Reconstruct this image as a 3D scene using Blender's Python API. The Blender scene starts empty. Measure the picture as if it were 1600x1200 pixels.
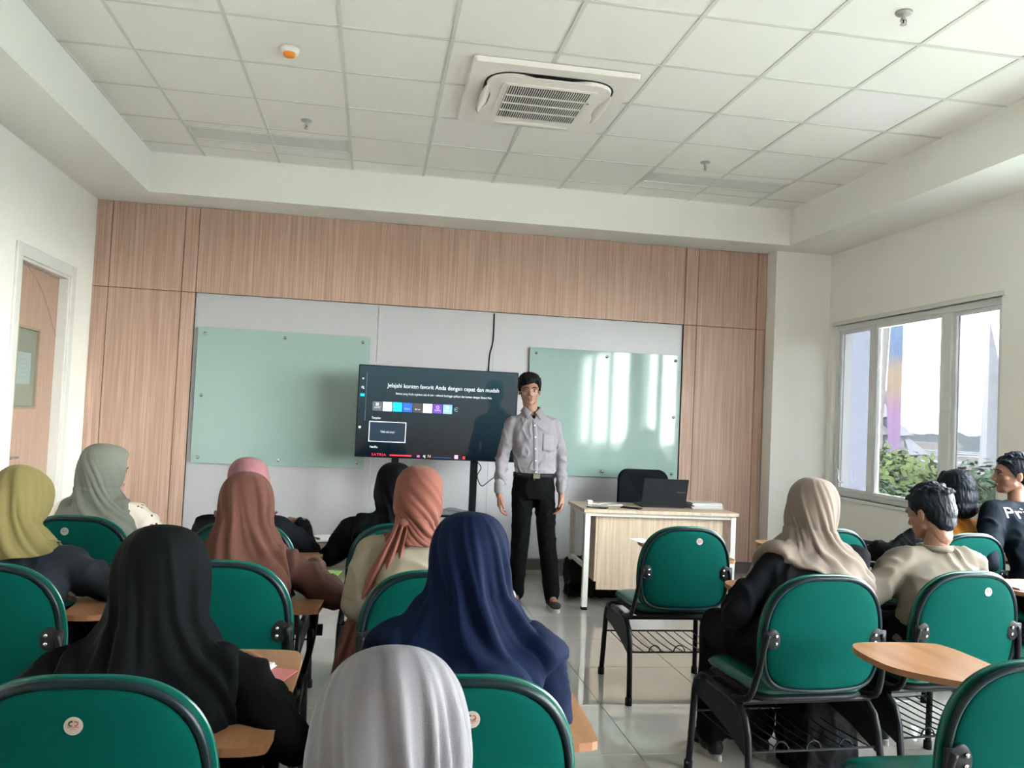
import bpy, bmesh, math, random
from math import sin, cos, pi, radians
from mathutils import Vector, Matrix, noise
from mathutils.bvhtree import BVHTree

S = bpy.context.scene
C = S.collection
random.seed(7)

# ------------------------------------------------------------ camera, sky, light, exposure
H = 1.395
_yaw, _pit, _rol = 0.163854751, 0.0394713653, 0.0457979885
_fw = Vector((sin(_yaw)*cos(_pit), cos(_yaw)*cos(_pit), sin(_pit)))
_rt = Vector((cos(_yaw), -sin(_yaw), 0)); _up = _rt.cross(_fw)
_r2 = cos(_rol)*_rt + sin(_rol)*_up; _u2 = -sin(_rol)*_rt + cos(_rol)*_up
cam_d = bpy.data.cameras.new('camera'); cam = bpy.data.objects.new('camera', cam_d); C.objects.link(cam)
cam.matrix_world = Matrix((( _r2.x,_u2.x,-_fw.x,0),(_r2.y,_u2.y,-_fw.y,0),(_r2.z,_u2.z,-_fw.z,H),(0,0,0,1)))
cam_d.sensor_width = 36; cam_d.lens = 1300.4/1600*36; cam_d.clip_start = .05; cam_d.clip_end = 2000
S.camera = cam
S.view_settings.view_transform = 'Standard'; S.view_settings.look = 'None'
S.view_settings.gamma = 1; S.view_settings.use_curve_mapping = False
S.view_settings.exposure = 3.75

W = bpy.data.worlds.new('sky'); S.world = W; W.use_nodes = True
nt = W.node_tree; nt.nodes.clear()
wo = nt.nodes.new('ShaderNodeOutputWorld'); wb = nt.nodes.new('ShaderNodeBackground')
tc = nt.nodes.new('ShaderNodeTexCoord'); sx = nt.nodes.new('ShaderNodeSeparateXYZ'); cr = nt.nodes.new('ShaderNodeValToRGB')
nt.links.new(tc.outputs['Generated'], sx.inputs[0]); nt.links.new(sx.outputs['Z'], cr.inputs[0])
cr.color_ramp.elements[0].position = 0; cr.color_ramp.elements[0].color = (.97, .95, .92, 1)
cr.color_ramp.elements[1].position = .7; cr.color_ramp.elements[1].color = (.82, .90, 1, 1)
nt.links.new(cr.outputs[0], wb.inputs[0]); nt.links.new(wb.outputs[0], wo.inputs[0])
wb.inputs[1].default_value = 5.0

# ------------------------------------------------------------ materials
MATS = {}
KEEP = {'wall_paint': 1, 'soffit_paint': 1, 'ceiling_tile': 1, 'ceiling_tile_pinkish': 1, 'ceiling_bar': 1, 'floor_tile': .74, 'floor_grout': .8, 'white_panel': .57, 'corridor_paint': .8,
        'window_frame_white': 1, 'door_frame_paint': 1, 'green_glass': .64, 'white_plastic': .95, 'light_diffuser': 1.15, 'desk_leg_paint': .9, 'black_hair': 1, 'dark_hair': 1, 'chrome': .8,
        'wall_wood': .80, 'desk_wood': .75, 'door_wood': .75, 'tablet_wood': .46, 'silver_hijab_cloth': .47, 'paper': .8, 'lilac_shirt_cloth': .52, 'cream_jacket': .46, 'beige_hijab_cloth': .46, 'beige_shirt_cloth': .47, 'navy_hijab_cloth': .40, 'yellow_hijab_cloth': .47, 'peach_hijab_cloth': .45, 'brown_hijab_cloth': .47, 'orange_plastic': 1, 'slate_jacket': .5, 'skin': .52, 'skin_light': .58,
        'hazy_ground': 1, 'leaf_lime': 1, 'leaf_olive': 1, 'leaf_grey': 1, 'leaf_green': 1, 'bark': 1, 'pale_concrete': 1, 'bluish_concrete': 1, 'cream_concrete': 1, 'white_pylon': 1, 'red_roof': 1, 'pink_roof': 1, 'hazy_trees': 1}
def alb(name, c): k = KEEP.get(name, .55); return tuple(x*k for x in c)
def mat(name, col, rough=.5, metal=0, spec=.5, bump=0, bscale=200, var=0, vscale=4, sheen=0, emit=0, coat=0, bstretch=None):
    if name in MATS: return MATS[name]
    col = alb(name, col)
    m = bpy.data.materials.new(name); m.use_nodes = True; n = m.node_tree.nodes; L = m.node_tree.links
    b = n['Principled BSDF']; b.inputs['Base Color'].default_value = (*col, 1)
    b.inputs['Roughness'].default_value = rough; b.inputs['Metallic'].default_value = metal
    b.inputs['Specular IOR Level'].default_value = spec; b.inputs['Sheen Weight'].default_value = sheen
    b.inputs['Coat Weight'].default_value = coat
    if emit: b.inputs['Emission Color'].default_value = (*col, 1); b.inputs['Emission Strength'].default_value = emit
    if bump or var:
        t = n.new('ShaderNodeTexCoord')
    if var:
        z = n.new('ShaderNodeTexNoise'); z.inputs['Scale'].default_value = vscale; z.inputs['Detail'].default_value = 4
        L.new(t.outputs['Object'], z.inputs['Vector'])
        mr = n.new('ShaderNodeMapRange'); mr.inputs[1].default_value = .3; mr.inputs[2].default_value = .7
        mr.inputs[3].default_value = 1-var; mr.inputs[4].default_value = 1+var
        L.new(z.outputs[0], mr.inputs[0])
        mx = n.new('ShaderNodeVectorMath'); mx.operation = 'SCALE'; mx.inputs[0].default_value = col
        L.new(mr.outputs[0], mx.inputs['Scale']); L.new(mx.outputs[0], b.inputs['Base Color'])
    if bump:
        z = n.new('ShaderNodeTexNoise'); z.inputs['Scale'].default_value = bscale; z.inputs['Detail'].default_value = 3
        if bstretch:
            mp = n.new('ShaderNodeMapping'); mp.inputs['Scale'].default_value = bstretch
            L.new(t.outputs['Object'], mp.inputs[0]); L.new(mp.outputs[0], z.inputs['Vector'])
        else: L.new(t.outputs['Object'], z.inputs['Vector'])
        bp = n.new('ShaderNodeBump'); bp.inputs['Strength'].default_value = bump; bp.inputs['Distance'].default_value = .002
        L.new(z.outputs[0], bp.inputs['Height']); L.new(bp.outputs[0], b.inputs['Normal'])
    MATS[name] = m; return m

def wood(name, c1, c2, scale=(60, 60, 1.0), rough=.45, nscale=1.0, bump=.15):
    if name in MATS: return MATS[name]
    c1 = alb(name, c1); c2 = alb(name, c2)
    m = bpy.data.materials.new(name); m.use_nodes = True; n = m.node_tree.nodes; L = m.node_tree.links
    b = n['Principled BSDF']; b.inputs['Roughness'].default_value = rough; b.inputs['Specular IOR Level'].default_value = .35
    t = n.new('ShaderNodeTexCoord'); mp = n.new('ShaderNodeMapping'); mp.inputs['Scale'].default_value = scale
    z = n.new('ShaderNodeTexNoise'); z.inputs['Scale'].default_value = nscale; z.inputs['Detail'].default_value = 5; z.inputs['Roughness'].default_value = .65
    r = n.new('ShaderNodeValToRGB'); r.color_ramp.elements[0].position = .36; r.color_ramp.elements[0].color = (*c1, 1)
    r.color_ramp.elements[1].position = .64; r.color_ramp.elements[1].color = (*c2, 1)
    L.new(t.outputs['Object'], mp.inputs[0]); L.new(mp.outputs[0], z.inputs['Vector']); L.new(z.outputs[0], r.inputs[0]); L.new(r.outputs[0], b.inputs['Base Color'])
    bp = n.new('ShaderNodeBump'); bp.inputs['Strength'].default_value = bump; bp.inputs['Distance'].default_value = .001
    L.new(z.outputs[0], bp.inputs['Height']); L.new(bp.outputs[0], b.inputs['Normal'])
    MATS[name] = m; return m

def glass(name, tint, fac_min=.04):
    m = bpy.data.materials.new(name); m.use_nodes = True; n = m.node_tree.nodes; L = m.node_tree.links; n.clear()
    o = n.new('ShaderNodeOutputMaterial'); tr = n.new('ShaderNodeBsdfTransparent'); g = n.new('ShaderNodeBsdfGlossy'); mx = n.new('ShaderNodeMixShader')
    lw = n.new('ShaderNodeLayerWeight'); pw = n.new('ShaderNodeMath'); pw.operation = 'POWER'; pw.inputs[1].default_value = 5
    fr = n.new('ShaderNodeMath'); fr.operation = 'MULTIPLY_ADD'; fr.inputs[1].default_value = .9; fr.inputs[2].default_value = .04
    L.new(lw.outputs['Facing'], pw.inputs[0]); L.new(pw.outputs[0], fr.inputs[0])
    tr.inputs[0].default_value = (*tint, 1); g.inputs['Roughness'].default_value = .02
    L.new(fr.outputs[0], mx.inputs[0]); L.new(tr.outputs[0], mx.inputs[1]); L.new(g.outputs[0], mx.inputs[2]); L.new(mx.outputs[0], o.inputs[0])
    return m

M_wall = mat('wall_paint', (.81, .805, .752), .75, bump=.08, bscale=90)
M_soffit = mat('soffit_paint', (.79, .79, .74), .75)
M_ctile = mat('ceiling_tile', (.78, .765, .71), .85, bump=.3, bscale=260)
M_ctile2 = mat('ceiling_tile_pinkish', (.78, .745, .74), .85, bump=.3, bscale=260)
M_cbar = mat('ceiling_bar', (.60, .60, .54), .6)
M_grout = mat('floor_grout', (.36, .34, .31), .6)
M_ftile = mat('floor_tile', (.46, .425, .385), 0.04, spec=1.0, coat=.35, var=.04, vscale=2)
M_wood = wood('wall_wood', (.45, .285, .215), (.655, .45, .36), (95, 95, 1.2))
M_deskwood = wood('desk_wood', (.47, .35, .25), (.62, .49, .375), (60, 60, 2))
M_door = wood('door_wood', (.50, .32, .24), (.60, .41, .32), (70, 70, 1.5))
M_tablet = wood('tablet_wood', (.42, .19, .085), (.58, .30, .15), (22, 2.2, 22), rough=.28)
M_tabedge = mat('tablet_edge', (.40, .17, .075), .4)
M_white = mat('white_panel', (.74, .74, .78), .35)
M_board = mat('green_glass', (.43, .60, .56), .05, spec=.30)
M_boardedge = mat('board_edge', (.20, .32, .28), .2)
M_chrome = mat('chrome', (.6, .6, .6), .2, 1)
M_black = mat('black_steel', (.012, .013, .016), .38, spec=.14)
M_blackplastic = mat('black_plastic', (.015, .016, .018), .5, spec=.14)
M_rubber = mat('black_rubber', (.01, .01, .01), .7, spec=.14)
M_green = mat('green_shell', (0.0, .084, .068), .8, spec=.04, bump=.45, bscale=650, var=.05, vscale=6)
M_vinyl = mat('green_vinyl', (.001, .105, .078), .24, spec=.35, bump=.12, bscale=25)
M_trim = mat('seat_trim', (.008, .02, .025), .35, spec=.14)
M_alum = mat('window_frame_white', (.66, .68, .68), .35)
M_whiteplastic = mat('white_plastic', (.80, .755, .70), .4)
M_acdark = mat('vent_shade', (.02, .018, .016), .8)  # near-black standing in for shade in the air conditioner's openings
M_baseb = mat('grey_skirting', (.17, .16, .14), .3)
M_legwhite = mat('desk_leg_paint', (.62, .62, .57), .35)
M_skin = mat('skin', (.42, .20, .13), .5, bump=.05, bscale=150, var=.06, vscale=12)
M_skin2 = mat('skin_light', (.55, .31, .22), .5, var=.05, vscale=12)
M_lip = mat('lip', (.33, .11, .09), .45)
M_eyew = mat('eye_white', (.6, .58, .55), .3)
M_iris = mat('iris_dark', (.012, .008, .006), .2)
M_hair = mat('black_hair', (.004, .0035, .004), .55, spec=.10, bump=.9, bscale=130, bstretch=(1, 1, .12))
M_hairblue = mat('dark_hair', (.006, .008, .012), .5, spec=.12, bump=.9, bscale=130, bstretch=(1, 1, .12))
M_paper = mat('paper', (.78, .78, .80), .6)
M_pane = glass('window_glass', (.92, .95, .94)); M_dimpane = glass('window_glass_dimmed', (.20, .203, .21))  # second glass: grey tint added to dim the light and view through window_1

# ------------------------------------------------------------ helpers
def link(name, me, m=None, parent=None):
    o = bpy.data.objects.new(name, me); C.objects.link(o)
    if m is not None and len(me.materials) == 0:
        for x in (m if isinstance(m, (list, tuple)) else [m]): me.materials.append(x)
    if parent is not None: o.parent = parent
    return o
def bm_obj(name, bm, m, parent=None, smooth=False):
    me = bpy.data.meshes.new(name); bmesh.ops.recalc_face_normals(bm, faces=bm.faces); bm.to_mesh(me); bm.free()
    if smooth:
        for p in me.polygons: p.use_smooth = True
    return link(name, me, m, parent)
def tag(o, label=None, cat=None, group=None, kind=None):
    if label: o['label'] = label
    if cat: o['category'] = cat
    if group: o['group'] = group
    if kind: o['kind'] = kind
    return o
def thing(name, label, cat, loc=(0, 0, 0), rz=0, group=None):
    o = bpy.data.objects.new(name, None); C.objects.link(o); o.empty_display_size = .1
    o.location = loc; o.rotation_euler = (0, 0, rz); return tag(o, label, cat, group)
def box(bm, x0, x1, y0, y1, z0, z1, bev=0, seg=1, mi=0):
    r = bmesh.ops.create_cube(bm, size=1, matrix=Matrix.Translation(((x0+x1)/2, (y0+y1)/2, (z0+z1)/2)) @ Matrix.Diagonal((abs(x1-x0), abs(y1-y0), abs(z1-z0), 1)))
    vs = set(r['verts'])
    for f in {f for v in vs for f in v.link_faces}: f.material_index = mi
    if bev:
        es = list({e for v in vs for e in v.link_edges}); bmesh.ops.bevel(bm, geom=es, offset=bev, segments=seg, affect='EDGES', profile=.5)
def boxo(name, dims, m, parent=None, bev=0, seg=1):
    bm = bmesh.new(); box(bm, *dims, bev=bev, seg=seg); return bm_obj(name, bm, m, parent)
def catmull(pts, n=6):
    P = [Vector(p) for p in pts]; out = []
    for i in range(len(P)-1):
        a = P[max(i-1, 0)]; b = P[i]; c = P[i+1]; d = P[min(i+2, len(P)-1)]
        for k in range(n):
            t = k/n; out.append(.5*((2*b)+(c-a)*t+(2*a-5*b+4*c-d)*t*t+(3*b-a-3*c+d)*t**3))
    out.append(P[-1]); return out
def tube(bm, pts, r, n=8, closed=False, sm=0, flat=1.0, cap=True):
    P = catmull(pts, sm) if sm else [Vector(p) for p in pts]
    rs = r if isinstance(r, (list, tuple)) else None
    rings = []; N = len(P); ref = None
    for i, p in enumerate(P):
        if closed: d = P[(i+1) % N]-P[i-1]
        else: d = P[min(i+1, N-1)]-P[max(i-1, 0)]
        d.normalize()
        if ref is None:
            ref = Vector((0, 0, 1)) if abs(d.z) < .9 else Vector((0, 1, 0))
        u = ref-d*ref.dot(d)
        if u.length < 1e-4: u = Vector((1, 0, 0))-d*d.x
        u.normalize(); v = d.cross(u); ref = u
        rr = r if rs is None else rs[0]+(rs[-1]-rs[0])*i/max(1, N-1) if len(rs) == 2 else rs[min(i, len(rs)-1)]
        rings.append([bm.verts.new(p+u*cos(2*pi*k/n)*rr+v*sin(2*pi*k/n)*rr*flat) for k in range(n)])
    for i in range(N if closed else N-1):
        a = rings[i]; b = rings[(i+1) % N]
        for k in range(n): bm.faces.new((a[k], a[(k+1) % n], b[(k+1) % n], b[k]))
    if not closed and cap: bm.faces.new(rings[0][::-1]); bm.faces.new(rings[-1])
def tubeo(name, pts, r, m, parent=None, **k):
    bm = bmesh.new(); tube(bm, pts, r, **k); return bm_obj(name, bm, m, parent, True)
def cyl(bm, p, r, h, axis='Z', n=20, r2=None):
    M = Matrix.Translation(p)
    if axis == 'Y': M = M @ Matrix.Rotation(pi/2, 4, 'X')
    if axis == 'X': M = M @ Matrix.Rotation(pi/2, 4, 'Y')
    bmesh.ops.create_cone(bm, cap_ends=True, segments=n, radius1=r, radius2=r if r2 is None else r2, depth=h, matrix=M)
def ell(bm, c, r, rot=None, sub=3):
    M = Matrix.Translation(c)
    if rot is not None: M = M @ rot
    bmesh.ops.create_icosphere(bm, subdivisions=sub, radius=1, matrix=M @ Matrix.Diagonal((r[0], r[1], r[2], 1)))
def capsule(bm, a, b, ra, rb, sub=2):
    a = Vector(a); b = Vector(b); d = b-a
    ell(bm, a, (ra,)*3, sub=sub); ell(bm, b, (rb,)*3, sub=sub)
    if d.length > 1e-5:
        M = Matrix.Translation((a+b)/2) @ d.to_track_quat('Z', 'Y').to_matrix().to_4x4()
        bmesh.ops.create_cone(bm, cap_ends=True, segments=18, radius1=ra, radius2=rb, depth=d.length, matrix=M)
def chain(bm, pts):
    for (a, ra), (b, rb) in zip(pts, pts[1:]): capsule(bm, a, b, ra, rb)
def loft(bm, rings, n=32, pw=2.0):
    """closed loft of super-elliptic rings (x,y,z,rx,ry)"""
    R = []
    for (x, y, z, rx, ry) in rings:
        rr = []
        for k in range(n):
            t = 2*pi*k/n; c, s = cos(t), sin(t)
            rr.append(bm.verts.new((x+rx*math.copysign(abs(c)**(2/pw), c), y+ry*math.copysign(abs(s)**(2/pw), s), z)))
        R.append(rr)
    for a, b in zip(R, R[1:]):
        for k in range(n): bm.faces.new((a[k], a[(k+1) % n], b[(k+1) % n], b[k]))
    bm.faces.new(R[0][::-1]); bm.faces.new(R[-1])
def fuse(bm, vox, smooth=4):
    """union of overlapping closed shapes as one skin; returns mesh"""
    bmesh.ops.recalc_face_normals(bm, faces=bm.faces)
    me = bpy.data.meshes.new('tmp'); bm.to_mesh(me); bm.free()
    o = bpy.data.objects.new('tmp', me); C.objects.link(o)
    r = o.modifiers.new('r', 'REMESH'); r.mode = 'VOXEL'; r.voxel_size = vox; r.use_smooth_shade = True
    if smooth:
        s = o.modifiers.new('s', 'SMOOTH'); s.factor = .5; s.iterations = smooth
    dg = bpy.context.evaluated_depsgraph_get(); out = bpy.data.meshes.new_from_object(o.evaluated_get(dg))
    bpy.data.objects.remove(o); bpy.data.meshes.remove(me)
    out.materials.clear()
    for p in out.polygons: p.use_smooth = True
    return out
def wrinkle(me, amp, sc=(9, 9, 5), seed=0, mask=None):
    nr = [v.normal.copy() for v in me.vertices]
    for v, n in zip(me.vertices, nr):
        p = v.co; q = Vector((p.x*sc[0]+seed, p.y*sc[1]+seed*.7, p.z*sc[2]))
        w = noise.noise(q*.45)*1.2
        a = 1-abs(noise.noise(q+Vector((w, w, w)))*2.2)
        v.co = p+n*amp*(max(a, 0)**2*1.4-.5+.4*noise.noise(q*2.3))*(mask(p) if mask else 1)
def join_meshes(name, parts):
    """parts: list of (mesh, matrix); one mesh"""
    bm = bmesh.new()
    for me, M in parts:
        t = me.copy(); t.transform(M); bm.from_mesh(t); bpy.data.meshes.remove(t)
    out = bpy.data.meshes.new(name); bm.to_mesh(out); bm.free()
    for p in out.polygons: p.use_smooth = True
    return out
def copy_tree(o, parent=None):
    c = o.copy(); C.objects.link(c)
    if parent is not None: c.parent = parent
    for ch in list(o.children): copy_tree(ch, c)
    return c
def text(body, size, m, parent, loc, name='lettering', align='LEFT', rot=(pi/2, 0, 0), ext=.0005, fit=None):
    cu = bpy.data.curves.new('t', 'FONT'); cu.body = body; cu.size = size; cu.align_x = align; cu.align_y = 'CENTER'; cu.extrude = ext; cu.resolution_u = 3
    o = bpy.data.objects.new('t', cu); C.objects.link(o)
    dg = bpy.context.evaluated_depsgraph_get(); me = bpy.data.meshes.new_from_object(o.evaluated_get(dg)); bpy.data.objects.remove(o)
    me.materials.clear()
    if fit:
        xs = [v.co.x for v in me.vertices]; w = max(xs)-min(xs)
        for v in me.vertices: v.co.x *= fit/w
    o = link(name, me, m, parent); o.location = loc; o.rotation_euler = rot; return o

# ------------------------------------------------------------ room shell
XL, XR, YF, YB, ZS, ZC = -2.42, 4.30, 7.62, -3.0, 3.10, 3.436
CXL, CXR, CYF = -1.90, 3.74, 7.15
def struct(name, bm, m, parent=None):
    o = bm_obj(name, bm, m, parent)
    if parent is None: o['kind'] = 'structure'
    return o
# floor with tiles
bm = bmesh.new(); box(bm, XL-.15, XR+.2, YB-.2, YF+.2, -.25, -.006); floor = struct('floor', bm, M_grout)
tm = None
nx, ny = 12, 18
for i in range(nx):
    for j in range(ny):
        x0 = XL+.6*i; x1 = min(x0+.6, XR); y1 = YF-.6*j; y0 = max(y1-.6, YB)
        full = (x1-x0 > .599 and y1-y0 > .599)
        if x1-x0 < .02 or y1-y0 < .02: continue
        if full and tm is None:
            bm = bmesh.new(); box(bm, -.2985, .2985, -.2985, .2985, -.008, 0, .0008); tm = bpy.data.meshes.new('floor_tile'); bm.to_mesh(tm); bm.free(); tm.materials.append(M_ftile)
        if full: o = link('floor_tile', tm, None, floor); o.location = ((x0+x1)/2, (y0+y1)/2, random.uniform(-.0003, .0))
        else: boxo('floor_tile', (x0+.0015, x1-.0015, y0+.0015, y1-.0015, -.008, 0), M_ftile, floor, .0008)

# walls
def wall_boxes(name, axis, c0, c1, a0, a1, holes, ztop=3.5):
    """wall slab with rectangular holes (a0,a1,z0,z1)"""
    bm = bmesh.new(); hs = sorted(holes)
    def bx(p, q, z0, z1):
        if q-p < 1e-4 or z1-z0 < 1e-4: return
        if axis == 'X': box(bm, c0, c1, p, q, z0, z1)
        else: box(bm, p, q, c0, c1, z0, z1)
    cur = a0
    for (h0, h1, z0, z1) in hs:
        bx(cur, h0, 0, ztop); bx(h0, h1, 0, z0); bx(h0, h1, z1, ztop); cur = h1
    bx(cur, a1, 0, ztop)
    return struct(name, bm, M_wall)
W1 = (5.16, 7.32, .80, 2.40); W2 = (1.9, 4.55, .80, 2.8); W3 = (-2.5, 1.4, .80, 2.8)
wall_right = wall_boxes('wall_right', 'X', XR, XR+.2, YB, YF, [W1, W2, W3])
wall_left = wall_boxes('wall_left', 'X', XL-.15, XL, YB, YF, [(6.10, 7.08, 0, 2.36)])
wall_front = wall_boxes('wall_front', 'Y', YF, YF+.15, XL-.15, XR+.2, [])
wall_back = wall_boxes('wall_back', 'Y', YB-.15, YB, XL-.15, XR+.2, [])
wall_back.data.materials.clear(); wall_back.data.materials.append(M_wood)  # unseen wall; wood finish chosen to lessen bounced light
bm = bmesh.new(); box(bm, 3.735, XR, 7.40, YF, 0, ZS); struct('wall_column', bm, M_wall)
# corridor wall seen through the door pane
bm = bmesh.new(); box(bm, XL-1.7, XL-1.6, 5.2, 8.2, 0, 3); struct('wall_corridor', bm, mat('corridor_paint', (.6, .62, .55), .8))

# ceiling: slab, dropped soffits, grid and tiles
bm = bmesh.new(); box(bm, XL-.15, XR+.2, YB-.15, YF+.15, ZC+.05, ZC+.2)
ceiling = struct('ceiling', bm, M_soffit)
bm = bmesh.new()
box(bm, XL, CXL, YB, YF, ZS, ZC+.06); box(bm, CXR, XR, YB, YF, ZS, ZC+.06); box(bm, CXL, CXR, CYF, YF, ZS, ZC+.06)
bm_obj('soffit', bm, M_soffit, ceiling)
gx = [CXL]+[-1.477+.6*i for i in range(9)]+[CXR]
gy = [CYF]+[6.882-.6*j for j in range(17)]
lights_rects = [(-1.477, -.277, 6.40, 6.70), (2.123, 3.323, 6.40, 6.70)]
ctm = None
for i in range(len(gx)-1):
    for j in range(len(gy)-1):
        x0, x1, y1, y0 = gx[i], gx[i+1], gy[j], gy[j+1]; y0 = max(y0, YB)
        if y1 <= YB: continue
        pieces = [(x0, x1, y0, y1)]
        if j == 1:
            for (a, b, c, d) in lights_rects:
                if x0 >= a-.01 and x1 <= b+.01: pieces = [(x0, x1, y0, c), (x0, x1, d, y1)]
        for (a, b, c, d) in pieces:
            mm = M_ctile2 if (i, j) in ((5, 3), (9, 9)) or (i*7+j*3) % 17 == 0 else M_ctile
            if b-a > .58 and d-c > .58:
                if ctm is None:
                    bm = bmesh.new(); box(bm, -.296, .296, -.296, .296, 0, .014, .003); ctm = bpy.data.meshes.new('ceiling_tile'); bm.to_mesh(ctm); bm.free()
                    ctm.materials.append(M_ctile)
                    ctm2 = ctm.copy(); ctm2.materials.clear(); ctm2.materials.append(M_ctile2)
                o = link('ceiling_tile', ctm if mm is M_ctile else ctm2, None, ceiling); o.location = ((a+b)/2, (c+d)/2, ZC+random.uniform(0, .002))
                o.rotation_euler = (random.uniform(-.002, .002), random.uniform(-.002, .002), 0)
            else: boxo('ceiling_tile', (a+.004, b-.004, c+.004, d-.004, ZC, ZC+.014), mm, ceiling, .002)
for x in gx[1:-1]: boxo('ceiling_runner', (x-.011, x+.011, YB, CYF, ZC-.004, ZC+.03), M_cbar, ceiling)
for y in gy[1:]:
    if y > YB: boxo('ceiling_runner', (CXL, CXR, y-.011, y+.011, ZC-.0037, ZC+.03), M_cbar, ceiling)
for (a, b, c, d) in lights_rects:
    for y in (c, d): boxo('ceiling_runner', (a, b, y-.008, y+.008, ZC-.0035, ZC+.03), M_cbar, ceiling)
boxo('ceiling_edge_angle', (CXL, CXR, CYF-.018, CYF, ZC-.003, ZC+.01), M_soffit, ceiling)
boxo('ceiling_edge_angle', (CXL, CXL+.018, YB, CYF, ZC-.003, ZC+.01), M_soffit, ceiling)
boxo('ceiling_edge_angle', (CXR-.018, CXR, YB, CYF, ZC-.003, ZC+.01), M_soffit, ceiling)

# wood panels on the front wall
PD = .045
panels = []
for (a, b, lo) in ((XL, -2.291, .1), (-2.291, -1.693, .1), (-1.693, -1.575, .1), (2.895, 3.023, .1), (3.023, 3.632, .1), (3.632, 3.733, .1)):
    panels += [(a, b, lo, 2.352), (a, b, 2.352, ZS)]
panels.append((-1.575, 2.895, 2.352, ZS))
M_joint = mat('panel_joint', (.10, .065, .045), .7)
boxo('panel_backing', (XL, -1.577, YF-PD+.012, YF, .1, ZS), M_joint, wall_front)
boxo('panel_backing', (2.897, 3.733, YF-PD+.012, YF, .1, ZS), M_joint, wall_front)
boxo('panel_backing', (-1.577, 2.897, YF-PD+.012, YF, 2.354, ZS), M_joint, wall_front)
for (a, b, z0, z1) in panels:
    boxo('wood_panel', (a+.003, b-.003, YF-PD, YF-PD+.014, z0+.003, z1-.003), M_wood, wall_front, .001)
for (a, b) in ((-1.575, .006), (.006, 1.067), (1.067, 2.895)):
    boxo('white_panel', (a+.0012, b-.0012, YF-.014, YF, .10, 2.350), M_white, wall_front, .0008)
# baseboards
def sk(n, d):
    bm = bmesh.new(); box(bm, *d, bev=.002); struct(n, bm, M_baseb)
sk('baseboard_front', (XL, 3.735, YF-PD-.006, YF, 0, .098)); sk('baseboard_right', (XR-.012, XR, YB, 7.40, 0, .098))
sk('baseboard_left', (XL, XL+.012, YB, 6.05, 0, .098)); sk('baseboard_back', (XL, XR, YB, YB+.012, 0, .098))
sk('baseboard_column', (3.727, XR-.013, 7.392, 7.40, 0, .098))

# door
def strucE(name):
    o = bpy.data.objects.new(name, None); C.objects.link(o); o['kind'] = 'structure'; return o
door = strucE('door_1')
DX = XL-.07
boxo('door_leaf', (DX-.04, DX, 6.14, 6.335, .01, 2.32), M_door, door)
boxo('door_leaf', (DX-.04, DX, 6.72, 7.035, .01, 2.32), M_door, door)
boxo('door_leaf', (DX-.04, DX, 6.335, 6.72, .01, 1.30), M_door, door)
boxo('door_leaf', (DX-.04, DX, 6.335, 6.72, 1.88, 2.32), M_door, door)
bead = mat('pane_bead', (.55, .42, .30), .5)
for d in ((6.325, 6.345, 1.29, 1.89), (6.71, 6.73, 1.29, 1.89)): boxo('pane_bead', (DX-.03, DX+.006, d[0], d[1], d[2], d[3]), bead, door, .002)
for d in ((1.29, 1.31), (1.87, 1.89)): boxo('pane_bead', (DX-.03, DX+.006, 6.345, 6.71, d[0], d[1]), bead, door, .002)
boxo('pane', (DX-.022, DX-.016, 6.345, 6.71, 1.31, 1.87), mat('frosted_pane', (.42, .47, .38), .25), door)
pp = boxo('paper_notice', (DX-.015, DX-.0135, 6.37, 6.63, 1.47, 1.70), mat('notice_paper', (.56, .66, .62), .6), door)
for k in range(5): boxo('printed_line', (DX-.0135, DX-.013, 6.42, 6.56+.02*(k % 2), 1.52+.032*k, 1.523+.032*k), mat('grey_print', (.35, .42, .40), .6), pp)
tubeo('inlay_line', [(DX+.001, 6.42, 2.318), (DX+.001, 6.60, 2.24), (DX+.001, 6.80, 2.10), (DX+.001, 7.03, 1.86)], .004, mat('door_inlay', (.62, .46, .38), .4), door, sm=5, n=6)
h = tubeo('door_handle', [(DX, 6.20, .955), (DX+.05, 6.20, .955), (DX+.055, 6.22, .955), (DX+.055, 6.33, .952)], .009, M_chrome, door, n=10)
boxo('handle_plate', (DX, DX+.008, 6.175, 6.225, .88, 1.0), M_chrome, h, .003)
boxo('lock_plate', (DX, DX+.008, 6.18, 6.22, .60, .66), M_chrome, door, .003)
M_frame = mat('door_frame_paint', (.66, .66, .63), .4)
for (y0, y1, z0, z1) in ((7.035, 7.08, 0, 2.36), (6.10, 6.14, 0, 2.36), (6.14, 7.035, 2.32, 2.36)):
    boxo('door_jamb', (XL-.15, XL+.002, y0, y1, z0, z1), M_frame, door, .002)
for (y0, y1, z0, z1) in ((7.06, 7.15, 0, 2.43), (6.03, 6.12, 0, 2.43), (6.12, 7.06, 2.34, 2.43)):
    boxo('door_casing', (XL-.001, XL+.018, y0, y1, z0, z1), M_frame, door, .004)

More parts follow.
